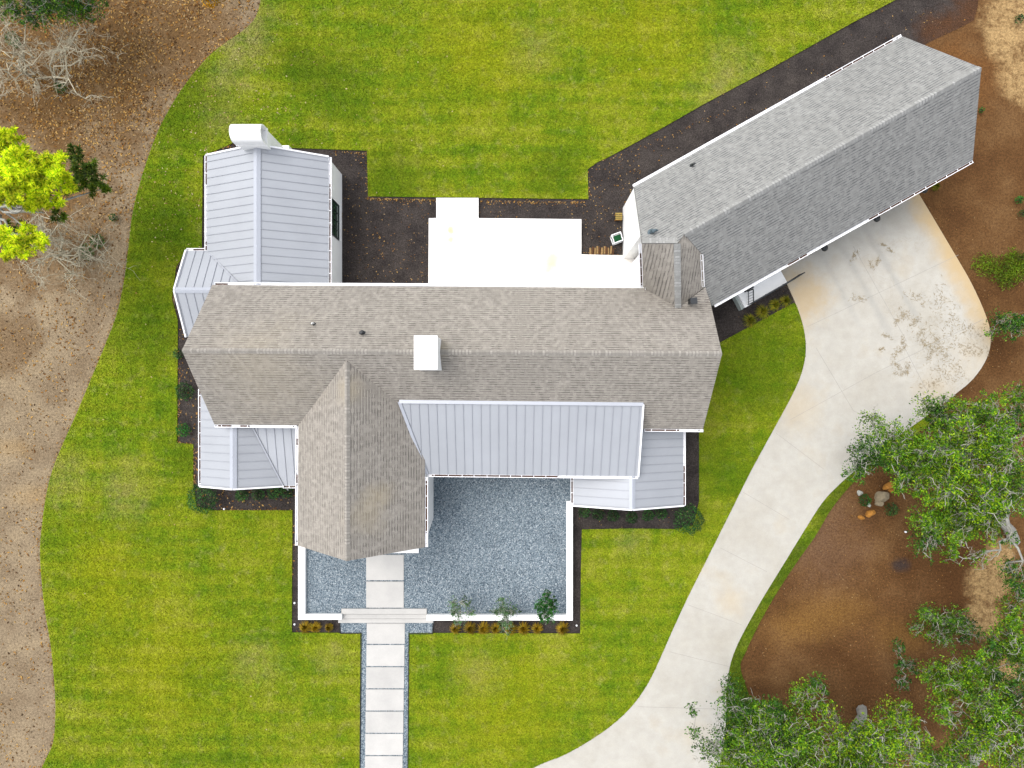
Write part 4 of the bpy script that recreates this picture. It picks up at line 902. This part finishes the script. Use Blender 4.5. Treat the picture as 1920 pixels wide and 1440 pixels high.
# --- pine with needle puffs
def needle_puffs(name, blobs, mat, parent, puff_r=0.2, per=34, dens=13):
    V = []; 
    for (px, py, r, z, df) in blobs:
        c = arr(P(px, py, z)); rad = r * (H - z) / F; n = int(dens * math.pi * rad * rad * df)
        d = rand_dir(n, .6); rr_ = rad * rng.uniform(0, 1, n) ** .5; q = c + d * rr_[:, None] * np.array((1, 1, .55))
        for p in q:
            k = per; dd = rand_dir(k, .35); L = puff_r * rng.uniform(.7, 1.2, k)[:, None]; sd_ = np.cross(dd, (0.2, 0.1, 1)); sd_ /= np.linalg.norm(sd_, axis=1)[:, None] + 1e-6
            w_ = .022
            V.append(np.stack([p + dd * L * .1 - sd_ * w_, p + dd * L * .1 + sd_ * w_, p + dd * L + sd_ * w_ * .5, p + dd * L - sd_ * w_ * .5], 1).reshape(-1, 3))
    v = np.concatenate(V); n = len(v) // 4
    me = bpy.data.meshes.new(name); me.vertices.add(4 * n); me.vertices.foreach_set('co', v.astype(np.float32).ravel())
    me.loops.add(4 * n); me.loops.foreach_set('vertex_index', np.arange(4 * n, dtype=np.int32)); me.polygons.add(n)
    me.polygons.foreach_set('loop_start', np.arange(0, 4 * n, 4, dtype=np.int32)); me.polygons.foreach_set('loop_total', np.full(n, 4, dtype=np.int32)); me.update(); me.validate()
    return link_mesh(name, me, mat, parent)
pn = empty('pine_tree', P(-10, 440, 0), 'bright yellow green pine at the left edge above the bare saplings', 'tree')
blobsY = [(120, 345, 20, 7.4, .9), (115, 375, 14, 7.2, .7), (60, 385, 16, 7.6, .8), (25, 300, 34, 7.6, 1), (70, 345, 36, 7.6, 1), (30, 345, 34, 7.8, 1), (10, 262, 26, 8, 1), (35, 285, 26, 8, 1), (10, 320, 32, 8.5, 1), (50, 330, 28, 8.2, 1), (85, 305, 22, 8, 1), (112, 300, 18, 7.6, 1), (105, 335, 24, 7.8, 1), (70, 365, 26, 8, 1), (20, 365, 30, 8.5, 1), (95, 380, 14, 7.4, .6), (40, 395, 0.1, 8, 1),
          (15, 445, 22, 7.6, 1), (45, 460, 22, 7.4, 1), (75, 452, 18, 7.2, 1), (50, 430, 12, 7.2, 1), (20, 475, 18, 7.4, .9)]
needle_puffs('crown', blobsY, M['pine'], pn, .21, 46, 24)
needle_puffs('lower_crown', [(142, 288, 18, 5, 1), (160, 308, 22, 5, 1), (148, 335, 24, 5, 1), (178, 346, 22, 4.8, 1), (200, 358, 14, 4.6, 1), (172, 325, 14, 5, 1), (110, 400, 20, 6, .5), (60, 340, 50, 6.5, .5), (30, 450, 40, 6, .5), (120, 345, 26, 5.6, .7)], M['pine_d'], pn, .2, 36, 20)
t_ = Twigs(6); f_ = arr(P(-30, 380, 6.0)); t_.add(wander(arr(P(-10, 440, 0)) - np.array((0, 0, .2)), f_, 4, .02), [.28, .24, .2, .17, .14]); t_.build('trunk', M['bark_d'], pn)
t_ = Twigs(5)
for (px, py, r, z, df) in blobsY + [(160, 315, 20, 5, 1), (190, 355, 20, 4.6, 1)]:
    t_.add(wander(f_, arr(P(px, py, z - .4)), 4, .07), [.09, .075, .06, .045, .02])
t_.add(wander(arr(P(-20, 390, 6.8)), arr(P(80, 398, 7.4)), 4, .05), [.09, .08, .07, .06, .04])
t_.build('limb', M['bark'], pn)

# --- bare trees
def bare_tree(base, label, limbs, z1, r0=.065, spread=1.0, n1=8, n2=5, n3=3, flat=.6):
    bp = P(base[0], base[1], 0); root = empty('bare_tree', bp, label, 'tree', 'leafless silver trees at the left edge')
    tr = Twigs(6); tw = Twigs(3); b0 = arr(bp)
    tr.add([b0 - np.array((0, 0, .2)), b0 + np.array((0, 0, .25))], [r0 * 1.2, r0])
    for (px, py, z, ln) in limbs:
        tip = arr(P(px, py, z)); pth = wander(b0 + np.array((0, 0, .2)), tip, 5, .07, .08); tr.add(pth, [r0 * .8, r0 * .65, r0 * .52, r0 * .42, r0 * .3, r0 * .15])
        for i in range(n1):
            s0 = pth[rng.integers(2, 6)]; d = rand_dir(1, .35)[0]; d[2] *= flat; L = ln * rng.uniform(.6, 1.25); e1 = s0 + d * L; p1 = wander(s0, e1, 4, .09, .04)
            r1 = r0 * .26; tr.add(p1, [r1, r1 * .8, r1 * .6, r1 * .45, r1 * .25])
            for j in range(n2):
                s1 = p1[rng.integers(1, 5)]; d2 = d * .7 + rand_dir(1, .3)[0] * .9; e2 = s1 + d2 * L * rng.uniform(.25, .55); p2 = wander(s1, e2, 3, .1)
                r2 = .011; tw.add(p2, [r2, r2 * .8, r2 * .6, r2 * .35])
                for k in range(n3):
                    s2 = p2[rng.integers(1, 4)]; d3 = d2 * .5 + rand_dir(1, .3)[0] * .8; tw.add(wander(s2, s2 + d3 * L * rng.uniform(.12, .26), 2, .1), [.008, .006, .004])
    t0 = tr.build('trunk', M['bare'], root); tw.build('twig', M['bare'], t0)
bare_tree((55, 142), 'leafless silver tree in the top left corner, the left one of the two there', [(48, 40, 3.4, 1.3), (20, 42, 3.2, 1.5), (0, 85, 3, 1.4), (80, 95, 3, 1.2), (18, 125, 2.8, 1.2), (-10, 145, 3, 1)], 3)
bare_tree((108, 155), 'leafless silver tree in the top left corner, the right one of the two there', [(142, 92, 3.4, 1.8), (150, 50, 3.4, 1.4), (160, 185, 2.6, 1.3), (130, 70, 3, 1.5), (66, 152, 2.0, .9), (175, 90, 3, 1.3)], 3)
bare_tree((118, 478), 'leafless silver tree beside the yellow pine, lowest and densest of the bare trees', [(132, 405, 3.4, 1.3), (185, 440, 3.2, 1.4), (150, 500, 3, 1.3), (60, 505, 2.8, 1.1), (95, 430, 3.2, 1.2), (165, 465, 3, 1.3), (130, 530, 2.6, .9), (100, 470, 3, 1.1), (200, 470, 2.6, .9)], 3)
bare_tree((80, 428), 'leafless silver tree half under the yellow pine', [(95, 440, 3, .9), (70, 410, 3, .9), (90, 462, 2.6, .9), (110, 405, 2.8, .8)], 3, n1=6)
bare_tree((-6, 180), 'small leafless sapling at the left edge below the corner trees', [(6, 178, 2, .6), (8, 165, 2, .5)], 2, n1=5)

# --- shrubs
def shrub(px, py, rpx, h, label, mat='box', group=None, dens=900, leaf=.07, name='shrub', squash=1.0):
    c0_ = P(px, py, 0); root = empty(name, c0_, label, 'shrub', group); rad = rpx * (H - h * .6) / F
    st_ = Twigs(4)
    cc = arr(P(px, py, h * .6)); cc[2] = h * .55
    for k in range(9):
        d = rand_dir(1, 1.0)[0]; st_.add(wander(arr(c0_) * np.array((1, 1, 0)), cc + d * np.array((rad, rad, h * .4)) * .7, 3, .08), [.02, .015, .01, .006])
    st_.build('stem', M['stem'], root)
    N = int(dens * rad * rad * math.pi); d = rand_dir(N, .5); r_ = rng.uniform(.55, 1.0, N) ** .5 * (1 + .1 * np.sin(d[:, 0] * 9 + d[:, 1] * 7)) 
    q = cc + d * r_[:, None] * np.array((rad, rad * squash, h * .45)); q[:, 2] = np.maximum(q[:, 2], .03)
    leaves_mesh('foliage', q, leaf, M[mat], root, .8, .6); return root
shrub(379, 934, 29, 1.2, 'large round box shrub at the west end of the bed below the south-west wing'); shrub(1292, 974, 29, 1.2, 'large round box shrub near the driveway at the south-east wing corner')
shrub(343, 806, 14, .6, 'small bright green shrub in the west bed, nearest the bed corner', 'bright_shrub'); shrub(345, 733, 18, .7, 'medium dark shrub in the west bed, in the middle'); shrub(334, 664, 10, .6, 'small shrub in the west bed beside the main gable peak')
for k, (px, lab) in enumerate(((453, 'just right of the south-west ridge end'), (484, 'second from the left'), (513, 'third from the left'), (537, 'nearest the front wing'))):
    shrub(px, 928 - k * 2, 13, .45, 'low dark shrub along the south-west wing eave, ' + lab, group='low shrubs along the south-west eave')
for k, (px, py, lab) in enumerate(((1096, 962, 'nearest the court wall'), (1122, 966, 'second from the court wall'), (1150, 969, 'third from the court wall'), (1185, 972, 'below the ridge end'), (1215, 968, 'right of the ridge end'), (1240, 964, 'nearest the large round shrub'))):
    shrub(px, py - 2, 12, .4, 'low dark shrub along the south-east wing eave, ' + lab, group='low shrubs along the south-east eave')
shrub(160, 472, 16, .7, 'dark green bush beneath the bare tree by the yellow pine'); shrub(182, 452, 14, .6, 'dark green bush right of the bare tree trunk by the yellow pine'); shrub(212, 408, 8, .4, 'tiny dark bush near the lawn edge left of the north-west wing')
shrub(112, 163, 12, .5, 'dark bush under the right one of the two bare corner trees'); shrub(22, 72, 14, .5, 'dark bush under the left one of the two bare corner trees'); shrub(30, 82, 9, .4, 'small bush left of the bare corner tree')
shrub(1841, 206, 5, .5, 'tiny green shrub at the east gable of the garage', 'bright_shrub'); shrub(1912, 35, 8, .6, 'small shrub by the sandy patch in the top right corner', 'oak_d' if False else 'box')
shrub(1622, 938, 12, .5, 'leafy weed clump between the pale rocks by the oak', 'bright_shrub'); shrub(1672, 955, 13, .5, 'dark leafy clump beside the split boulders', 'box')
shrub(1912, 375, 8, .5, 'small green bush at the right edge above the lime fern', 'bright_shrub'); shrub(1918, 400, 7, .5, 'dark bush at the right edge, lower of the small pair')

# --- grasses
def blades(name, px, py, rpx, label, mat, group=None, n=150, h=.45, w_=.014, cat='grass tuft'):
    c = P(px, py, 0); root = empty(name, c, label, cat, group); rad = rpx * H / F; V = []
    for k in range(n):
        a = rng.uniform(0, 2 * math.pi); L = rad * rng.uniform(.55, 1.1); hh = h * rng.uniform(.5, 1); d = np.array((math.cos(a), math.sin(a), 0)); s_ = np.array((-d[1], d[0], 0)) * w_
        p0 = arr(c) + d * .02; p1 = p0 + d * L * .45 + np.array((0, 0, hh)); p2 = p0 + d * L + np.array((0, 0, hh * .55))
        V += [p0 - s_, p0 + s_, p1 + s_ * .9, p1 - s_ * .9, p1 - s_ * .9, p1 + s_ * .9, p2 + s_ * .25, p2 - s_ * .25]
    v = np.array(V); m_ = len(v) // 4; me = bpy.data.meshes.new('blades'); me.vertices.add(4 * m_); me.vertices.foreach_set('co', v.astype(np.float32).ravel())
    me.loops.add(4 * m_); me.loops.foreach_set('vertex_index', np.arange(4 * m_, dtype=np.int32)); me.polygons.add(m_)
    me.polygons.foreach_set('loop_start', np.arange(0, 4 * m_, 4, dtype=np.int32)); me.polygons.foreach_set('loop_total', np.full(m_, 4, dtype=np.int32)); me.update(); me.validate()
    link_mesh('blades', me, M[mat], root); return root
GL = ['left', 'middle', 'right']
for k, (px, r) in enumerate(((575, 13), (594, 11), (619, 8))):
    blades('grass_tuft', px, 1174, r, '%s one of the three golden grass tufts left of the front steps' % GL[k], 'gold', 'golden grass tufts in front of the court wall')
for k, px in enumerate((855, 882, 907, 930, 957, 982, 1007, 1031, 1055)):
    if px == 1031: continue
    kk = k if k < 7 else k - 1
    blades('grass_tuft', px, 1176, 13 if k % 3 else 11, '%s golden grass tuft counting from the steps, in the bed right of the steps' % words[kk], 'gold', 'golden grass tufts in front of the court wall')
for k, (px, py, r) in enumerate(((1404, 601, 14), (1427, 586, 15), (1450, 573, 12), (1470, 565, 12))):
    blades('grass_tuft', px, py, r, '%s olive grass tuft counting from the main gable, in the bed below the side landing' % words[k], 'olive', 'olive grass tufts below the side landing')
blades('grass_tuft', 1750, 352, 8, 'small yellowish grass tuft under the garage gutter by the east lamp', 'olive')
fern = empty('fern_patch', P(1880, 500, 0), 'lime green feathery ground plant at the right edge beside the driveway', 'plant')
V = []
fp = []
for (px, py, r) in ((1845, 495, 26), (1875, 505, 30), (1905, 500, 30), (1890, 525, 22), (1900, 480, 18), (1930, 500, 30)):
    c = arr(P(px, py, .2)); rad = r * H / F; n = int(900 * rad * rad); d = rand_dir(n); rr_ = rad * rng.uniform(0, 1, n) ** .5
    q = c + d * rr_[:, None] * np.array((1, 1, .25)); q[:, 2] = np.abs(q[:, 2]) + .04; fp.append(q)
leaves_mesh('fronds', np.concatenate(fp), .16, M['fern'], fern, .6, .18)

# --- three young trees at the court wall
for k, (px, py, blobs, lab, mats) in enumerate((
    (866, 1128, [(848, 1128, 11, 2.2, .45, 0), (874, 1128, 12, 2.3, .45, 0), (862, 1150, 16, 1.9, .35, 0), (884, 1148, 12, 1.9, .3, 0), (850, 1146, 12, 1.9, .35, 0), (862, 1170, 14, 1.6, .2, 0)], 'thinnest young tree by the court wall, left of the three', ['young', 'young']),
    (945, 1132, [(945, 1134, 18, 2.2, .4, 0), (930, 1146, 12, 2.1, .4, 0), (962, 1146, 14, 2.1, .4, 0), (945, 1160, 20, 1.9, .45, 0), (948, 1178, 16, 1.6, .35, 0)], 'middle young tree by the court wall with twiggy grey crown', ['young', 'young']),
    (1024, 1130, [(1024, 1125, 14, 2.4, 1, 0), (1013, 1135, 14, 2.2, 1, 0), (1034, 1137, 15, 2.3, 1, 0), (1024, 1148, 18, 2.0, .9, 0), (1030, 1162, 12, 1.7, .5, 0), (1026, 1112, 8, 2.6, 1, 0)], 'fullest and darkest young tree by the court wall, right of the three', ['bright_shrub', 'box']))):
    crown_tree('young_tree', lab, 'tree', (px, py), (px, py + 2, 1.1), blobs, .035, mats, leaf=.085, dens=1500, group='young trees along the court wall', twigs_per=24, tr_n=6, flat=.9)

# ------------------------------------------------------------------ small things in the north yard
hr_ = empty('hose_reel', P(1155, 450, 0), 'white framed hose reel wound with green hose by the garage side wall', 'hose reel', rz=.35)
o = P(1155, 450, 0)
def L2W(x, y, z): c, s = math.cos(.35), math.sin(.35); return (o.x + x * c - y * s, o.y + x * s + y * c, z)
m = MB()
for sx in (-.24, .24):
    loop = [(sx, -.2, .02), (sx, -.2, .5), (sx, .22, .62), (sx, .22, .02)]
    for a, b in zip(loop, loop[1:] + loop[:1]): m.bar(L2W(*a), L2W(*b), .045, .045)
for yy, zz in ((-.2, .5), (.22, .62), (-.2, .04), (.22, .04)): m.bar(L2W(-.26, yy, zz), L2W(.26, yy, zz), .045, .045)
m.build('frame', M['gut'], hr_)
m = MB()
for i in range(7):
    x = -.17 + i * .055
    m.tube([L2W(x, .16 * math.cos(t), .34 + .16 * math.sin(t)) for t in [j * math.pi / 8 for j in range(17)]], .026, 6, cap=False)
m.tube([L2W(-.2, 0, .34), L2W(.2, 0, .34)], .12, 12); m.build('hose', M['hose'], hr_)
m = MB(); m.tube([L2W(.27, 0, .34), L2W(.33, 0, .34), L2W(.33, .1, .42)], .012, 6); m.build('crank', M['black'], hr_)
cr = empty('wooden_crate', P(1158.5, 409, 0), 'small yellow slatted crate standing against the garage side wall', 'crate')
o2 = P(1158.5, 409, 0); m = MB()
for i in range(4): m.box((o2.x, o2.y - .15 + i * .1, .4), (.36, .06, .025))
m.build('slat_top', M['crate'], cr); m = MB()
for sx in (-.16, .16):
    for sy in (-.14, .14): m.box((o2.x + sx, o2.y + sy, .19), (.04, .04, .385))
m.box((o2.x, o2.y - .17, .22), (.34, .015, .1)); m.box((o2.x, o2.y - .17, .34), (.34, .015, .06)); m.build('frame', M['wood'], cr)
xs = np.linspace(1107, 1149, 11)
for k, px in enumerate(xs):
    hgt = 470 + (k % 3) * 1.4 + (3 if k in (10, 0) else 0); p = P(px, hgt, 0); lg = empty('firewood_log', p, 'split firewood log, %s from the left in the row leaning on the patio step' % (words[k] if k < 10 else 'last'), 'firewood log', 'firewood logs beside the patio')
    p.z = 0.09 + (k % 2) * .04; r_ = rng.uniform(.045, .062); a = p + Vector((rng.uniform(-.03, .03), -.2 + .02 * (k % 3), .02)); b = p + Vector((rng.uniform(-.03, .03), .2, .06))
    m = MB(); m.tube([a, (a + b) / 2 + Vector((.005, 0, .008)), b], [r_, r_ * 1.06, r_ * .94], 7, cap=False); m.build('bark', M['log'] if k % 3 != 1 else M['logbark'], lg)
    m = MB(); dd = (b - a).normalized(); m.tube([b - dd * .004, b + dd * .004], r_ * .93, 7); m.tube([a - dd * .004, a + dd * .004], r_ * .93, 7); m.build('cut_end', M['wood'], lg)

# rocks and split wood by the oak
def rock(px, py, sx, sy, sz_, mat, label, name='boulder', seed=0, rz=0):
    r2 = random.Random(seed); bm = bmesh.new(); bmesh.ops.create_icosphere(bm, subdivisions=3, radius=1)
    cuts = [Vector((r2.uniform(-1, 1), r2.uniform(-1, 1), r2.uniform(-.1, 1))).normalized() for _ in range(9)]
    for v in bm.verts:
        for c_ in cuts:
            dd = v.co.dot(c_) - .72
            if dd > 0: v.co -= c_ * dd
        v.co += Vector((r2.uniform(-1, 1), r2.uniform(-1, 1), r2.uniform(-1, 1))) * .025
    me = bpy.data.meshes.new(name); bm.to_mesh(me); bm.free()
    me.transform(Matrix.Rotation(rz, 4, 'Z') @ Matrix.Diagonal((sx, sy, sz_, 1))); me.transform(Matrix.Translation((0, 0, sz_ * .5)))
    o_ = link_mesh(name, me, M[mat]); o_.location = P(px, py, 0); return tag(o_, label, 'rock' if mat.startswith('rock') else 'split wood', 'rocks and split wood beside the oak')
rock(1611, 924, .17, .17, .14, 'rock_w', 'small pale greenish rock, farthest toward the driveway', seed=1); rock(1629, 947, .1, .13, .1, 'rock_w', 'smallest pale rock, just above the lower orange split block', seed=2)
rock(1651, 930, .42, .33, .28, 'rock', 'largest tan boulder tangled in bare twigs', seed=3, rz=.5); rock(1646, 943, .26, .2, .2, 'rock', 'rounded tan boulder below the largest one', seed=7)
rock(1664, 911, .36, .18, .26, 'wood', 'upper orange split block beside the oak branches', 'split_block', seed=4, rz=.55); rock(1669, 919, .14, .16, .2, 'wood', 'small orange chunk touching the upper split block', 'split_block', seed=9)
rock(1630, 962, .28, .2, .24, 'wood', 'lower orange split block standing alone on the straw', 'split_block', seed=5, rz=.5); rock(1614, 970, .2, .12, .12, 'wood', 'flat orange chip left of the lower split block', 'split_block', seed=6, rz=-.2)
rock(1735, 882, .16, .15, .3, 'wood', 'orange stump top glimpsed through the oak crown', 'split_block', seed=8)
for k, (px, py, lab) in enumerate(((553, 1130, 'beside the west court wall'), (553, 1170, 'at the lower left corner of the court bed'), (1081, 1172, 'at the lower right corner of the court bed'), (1697, 997, 'in the straw left of the oak'), (421, 912 + 42, 'in the bed below the south-west wing'), (540, 918, 'at the front wing corner of the south-west bed'))):
    p = P(px, py, 0); m = MB(); m.lathe(p, [(.05, 0), (.05, .09), (.035, .11)], 10); m.build if False else None
    o_ = tag(m.build('sprinkler_cap', M['gut']), 'small white sprinkler cap ' + lab, 'sprinkler cap', 'white sprinkler caps')

# ------------------------------------------------------------------ loose litter (uncountable)
def inpoly(x, y, poly):
    c = np.zeros(len(x), bool); n = len(poly)
    for i in range(n):
        x0, y0 = poly[i]; x1, y1 = poly[(i + 1) % n]
        with np.errstate(divide='ignore', invalid='ignore'):
            k = ((y0 > y) != (y1 > y)) & (x < (x1 - x0) * (y - y0) / (y1 - y0 + 1e-12) + x0)
        c ^= k
    return c
def scatter(n, box, zc, wfun=None, poly=None, notpoly=None):
    x = rng.uniform(box[0], box[2], n); y = rng.uniform(box[1], box[3], n); keep = np.ones(n, bool)
    if poly: keep &= inpoly(x, y, poly)
    if notpoly:
        for q in notpoly: keep &= ~inpoly(x, y, q)
    if wfun is not None: keep &= rng.uniform(size=n) < wfun(x, y)
    x, y = x[keep], y[keep]; k = (H - zc) / F
    return np.stack([(x - NX) * k, (NY - y) * k, np.full(len(x), zc)], 1)
def gs_(x, y, cx, cy, r): return np.exp(-((x - cx) ** 2 + (y - cy) ** 2) / (2 * r * r))
house_hull = [(330, 460), (380, 300), (620, 290), (650, 530), (1200, 530), (1190, 350), (1690, 70), (1840, 300), (1340, 580), (1320, 800), (1290, 960), (1075, 960), (1075, 1165), (560, 1165), (550, 910), (368, 910)]
W1 = lambda x, y: np.clip(gs_(x, y, 250, 60, 130) * 1.1 + gs_(x, y, 120, 120, 90) * .5 + .16 + .25 * gs_(x, y, 200, 380, 160), 0, 1)
CL = [(rng.uniform(-60, 560), rng.uniform(-60, 1500), rng.uniform(6, 22)) for _ in range(420)]
def clumps(x, y):
    v = np.zeros(len(x))
    for cx, cy, cr_ in CL: v = np.maximum(v, gs_(x, y, cx, cy, cr_))
    return v
W1b = lambda x, y: np.clip(W1(x, y) * (.35 + 1.1 * clumps(x, y)), 0, 1)
L1 = scatter(80000, (-60, -60, 560, 1500), .02, W1b, notpoly=[lawn1])
leaves_mesh('fallen_leaves', L1, .14, M['leaf_litter'], None, 2.5, .45); bpy.data.objects['fallen_leaves']['kind'] = 'stuff'
W2 = lambda x, y: np.clip(gs_(x, y, 400, 150, 110) * .6 + gs_(x, y, 320, 380, 90) * .35 + gs_(x, y, 250, 800, 200) * .05 + gs_(x, y, 500, 330, 150) * .2 + .006, 0, 1)
L2_ = scatter(16000, (60, -40, 1500, 1480), .09, W2, poly=lawn1)
leaves_mesh('lawn_leaves', L2_, .09, M['litter_pale'], None, 4.0, .6); bpy.data.objects['lawn_leaves']['kind'] = 'stuff'
edge_pts = []
for (x0, y0, x1, y1, n, s_) in ((690, 285, 692, 366, 90, 3), (690, 371, 815, 375, 150, 3), (900, 377, 1100, 378, 170, 3), (620, 284, 686, 286, 40, 3), (405, 955, 545, 955, 130, 3), (364, 836, 366, 905, 70, 2), (335, 650, 336, 825, 60, 2), (335, 828, 360, 831, 25, 2), (1102, 320, 1104, 372, 40, 3), (1112, 312, 1400, 190, 60, 4)):
    t = rng.uniform(0, 1, n); edge_pts.append(np.stack([((x0 + (x1 - x0) * t + rng.normal(size=n) * s_) - NX) * H / F, (NY - (y0 + (y1 - y0) * t + np.abs(rng.normal(size=n)) * s_)) * H / F, np.full(n, .05)], 1))
le_ = np.array([((x + rng.normal() * 3 - NX) * H / F, (NY - y) * H / F, .06) for x, y in left_edge for _ in range(1)])
for i_e in range(len(left_edge) - 1):
    (xa, ya), (xb, yb) = left_edge[i_e], left_edge[i_e + 1]; n_e = int(math.hypot(xb - xa, yb - ya) / 2.2); t_e = rng.uniform(0, 1, n_e)
    edge_pts.append(np.stack([((xa + (xb - xa) * t_e - 2 + rng.normal(size=n_e) * 1.6) - NX) * H / F, (NY - (ya + (yb - ya) * t_e)) * H / F, np.full(n_e, .05)], 1))
bedl = scatter(2600, (640, 290, 1200, 530), .05, lambda x, y: .45 + 0 * x, poly=beds[0], notpoly=[pat])
bedl2 = np.concatenate([scatter(900, (400, 905, 1310, 1000), .05, lambda x, y: .3 + 0 * x, poly=b) for b in (beds[1], beds[3])] + [scatter(1500, (1100, 20, 1830, 420), .05, lambda x, y: .25 + .5 * gs_(x, y, 1760, 30, 80), poly=beds[0])])
leaves_mesh('bed_leaves', np.concatenate(edge_pts + [bedl, bedl2]), .085, M['leaf_litter'], None, 3.0, .5); bpy.data.objects['bed_leaves']['kind'] = 'stuff'
W3 = lambda x, y: np.clip(.25 + .3 * gs_(x, y, 1600, 1150, 120) - 0 * x, 0, 1)
L3 = scatter(16000, (1380, 380, 1960, 1480), .03, W3, notpoly=[drive_loop, lawn3])
leaves_mesh('straw_flecks', L3, .07, mat_litter('straw_fleck', [S(90, 54, 26), S(170, 120, 62), S(196, 150, 88), S(120, 74, 36), S(220, 190, 140)]), None, 3.0, .35); bpy.data.objects['straw_flecks']['kind'] = 'stuff'
# pine straw washed into drifts on the parking apron
dc = []
cl_ = [(1700, 592, 12), (1712, 606, 10), (1725, 625, 10), (1690, 595, 8), (1740, 650, 12), (1755, 640, 12), (1742, 668, 9), (1765, 660, 14), (1730, 640, 8), (1682, 600, 6), (1678, 662, 8), (1690, 640, 6), (1645, 490, 6), (1632, 498, 5), (1655, 460, 4), (1668, 470, 4), (1700, 690, 8), (1690, 655, 6), (1790, 690, 18), (1800, 650, 22), (1770, 700, 16), (1820, 620, 22), (1780, 610, 22), (1690, 700, 10), (1745, 720, 14), (1650, 655, 4), (1660, 630, 5), (1680, 685, 8), (1720, 560, 14), (1830, 660, 16), (1760, 560, 18), (1600, 480, 8), (1610, 560, 10)]
for (px, py, r) in cl_:
    a = rng.uniform(0, math.pi); n = int(10 + r * 3.4); t = rng.normal(size=n); s_ = rng.normal(size=n)
    x = px + r * (t * math.cos(a) - .35 * s_ * math.sin(a)); y = py + r * (t * math.sin(a) + .35 * s_ * math.cos(a)); ok = inpoly(x, y, drive_loop)
    dc.append(np.stack([(x[ok] - NX) * H / F, (NY - y[ok]) * H / F, np.full(ok.sum(), .104)], 1))
leaves_mesh('pine_straw', np.concatenate(dc), .17, M['straw'], None, 8.0, .12); bpy.data.objects['pine_straw']['kind'] = 'stuff'

# short turf blades standing on the lawn
gp = []
for q in (lawn1, lawn2, lawn3):
    xs_ = [p[0] for p in q]; ys_ = [p[1] for p in q]
    bx = (max(min(xs_), -40), max(min(ys_), -40), min(max(xs_), 1960), min(max(ys_), 1480)); ar = (bx[2] - bx[0]) * (bx[3] - bx[1]) * (H / F) ** 2
    gp.append(scatter(int(ar * 560), bx, .085, poly=q, notpoly=[drive_loop] if q is not lawn1 else None))
gp = np.concatenate(gp); gp[:, 2] += rng.uniform(-.012, .02, len(gp))
leaves_mesh('grass', gp, .085, mat_blade(), None, 1.2, .3); bpy.data.objects['grass']['kind'] = 'stuff'
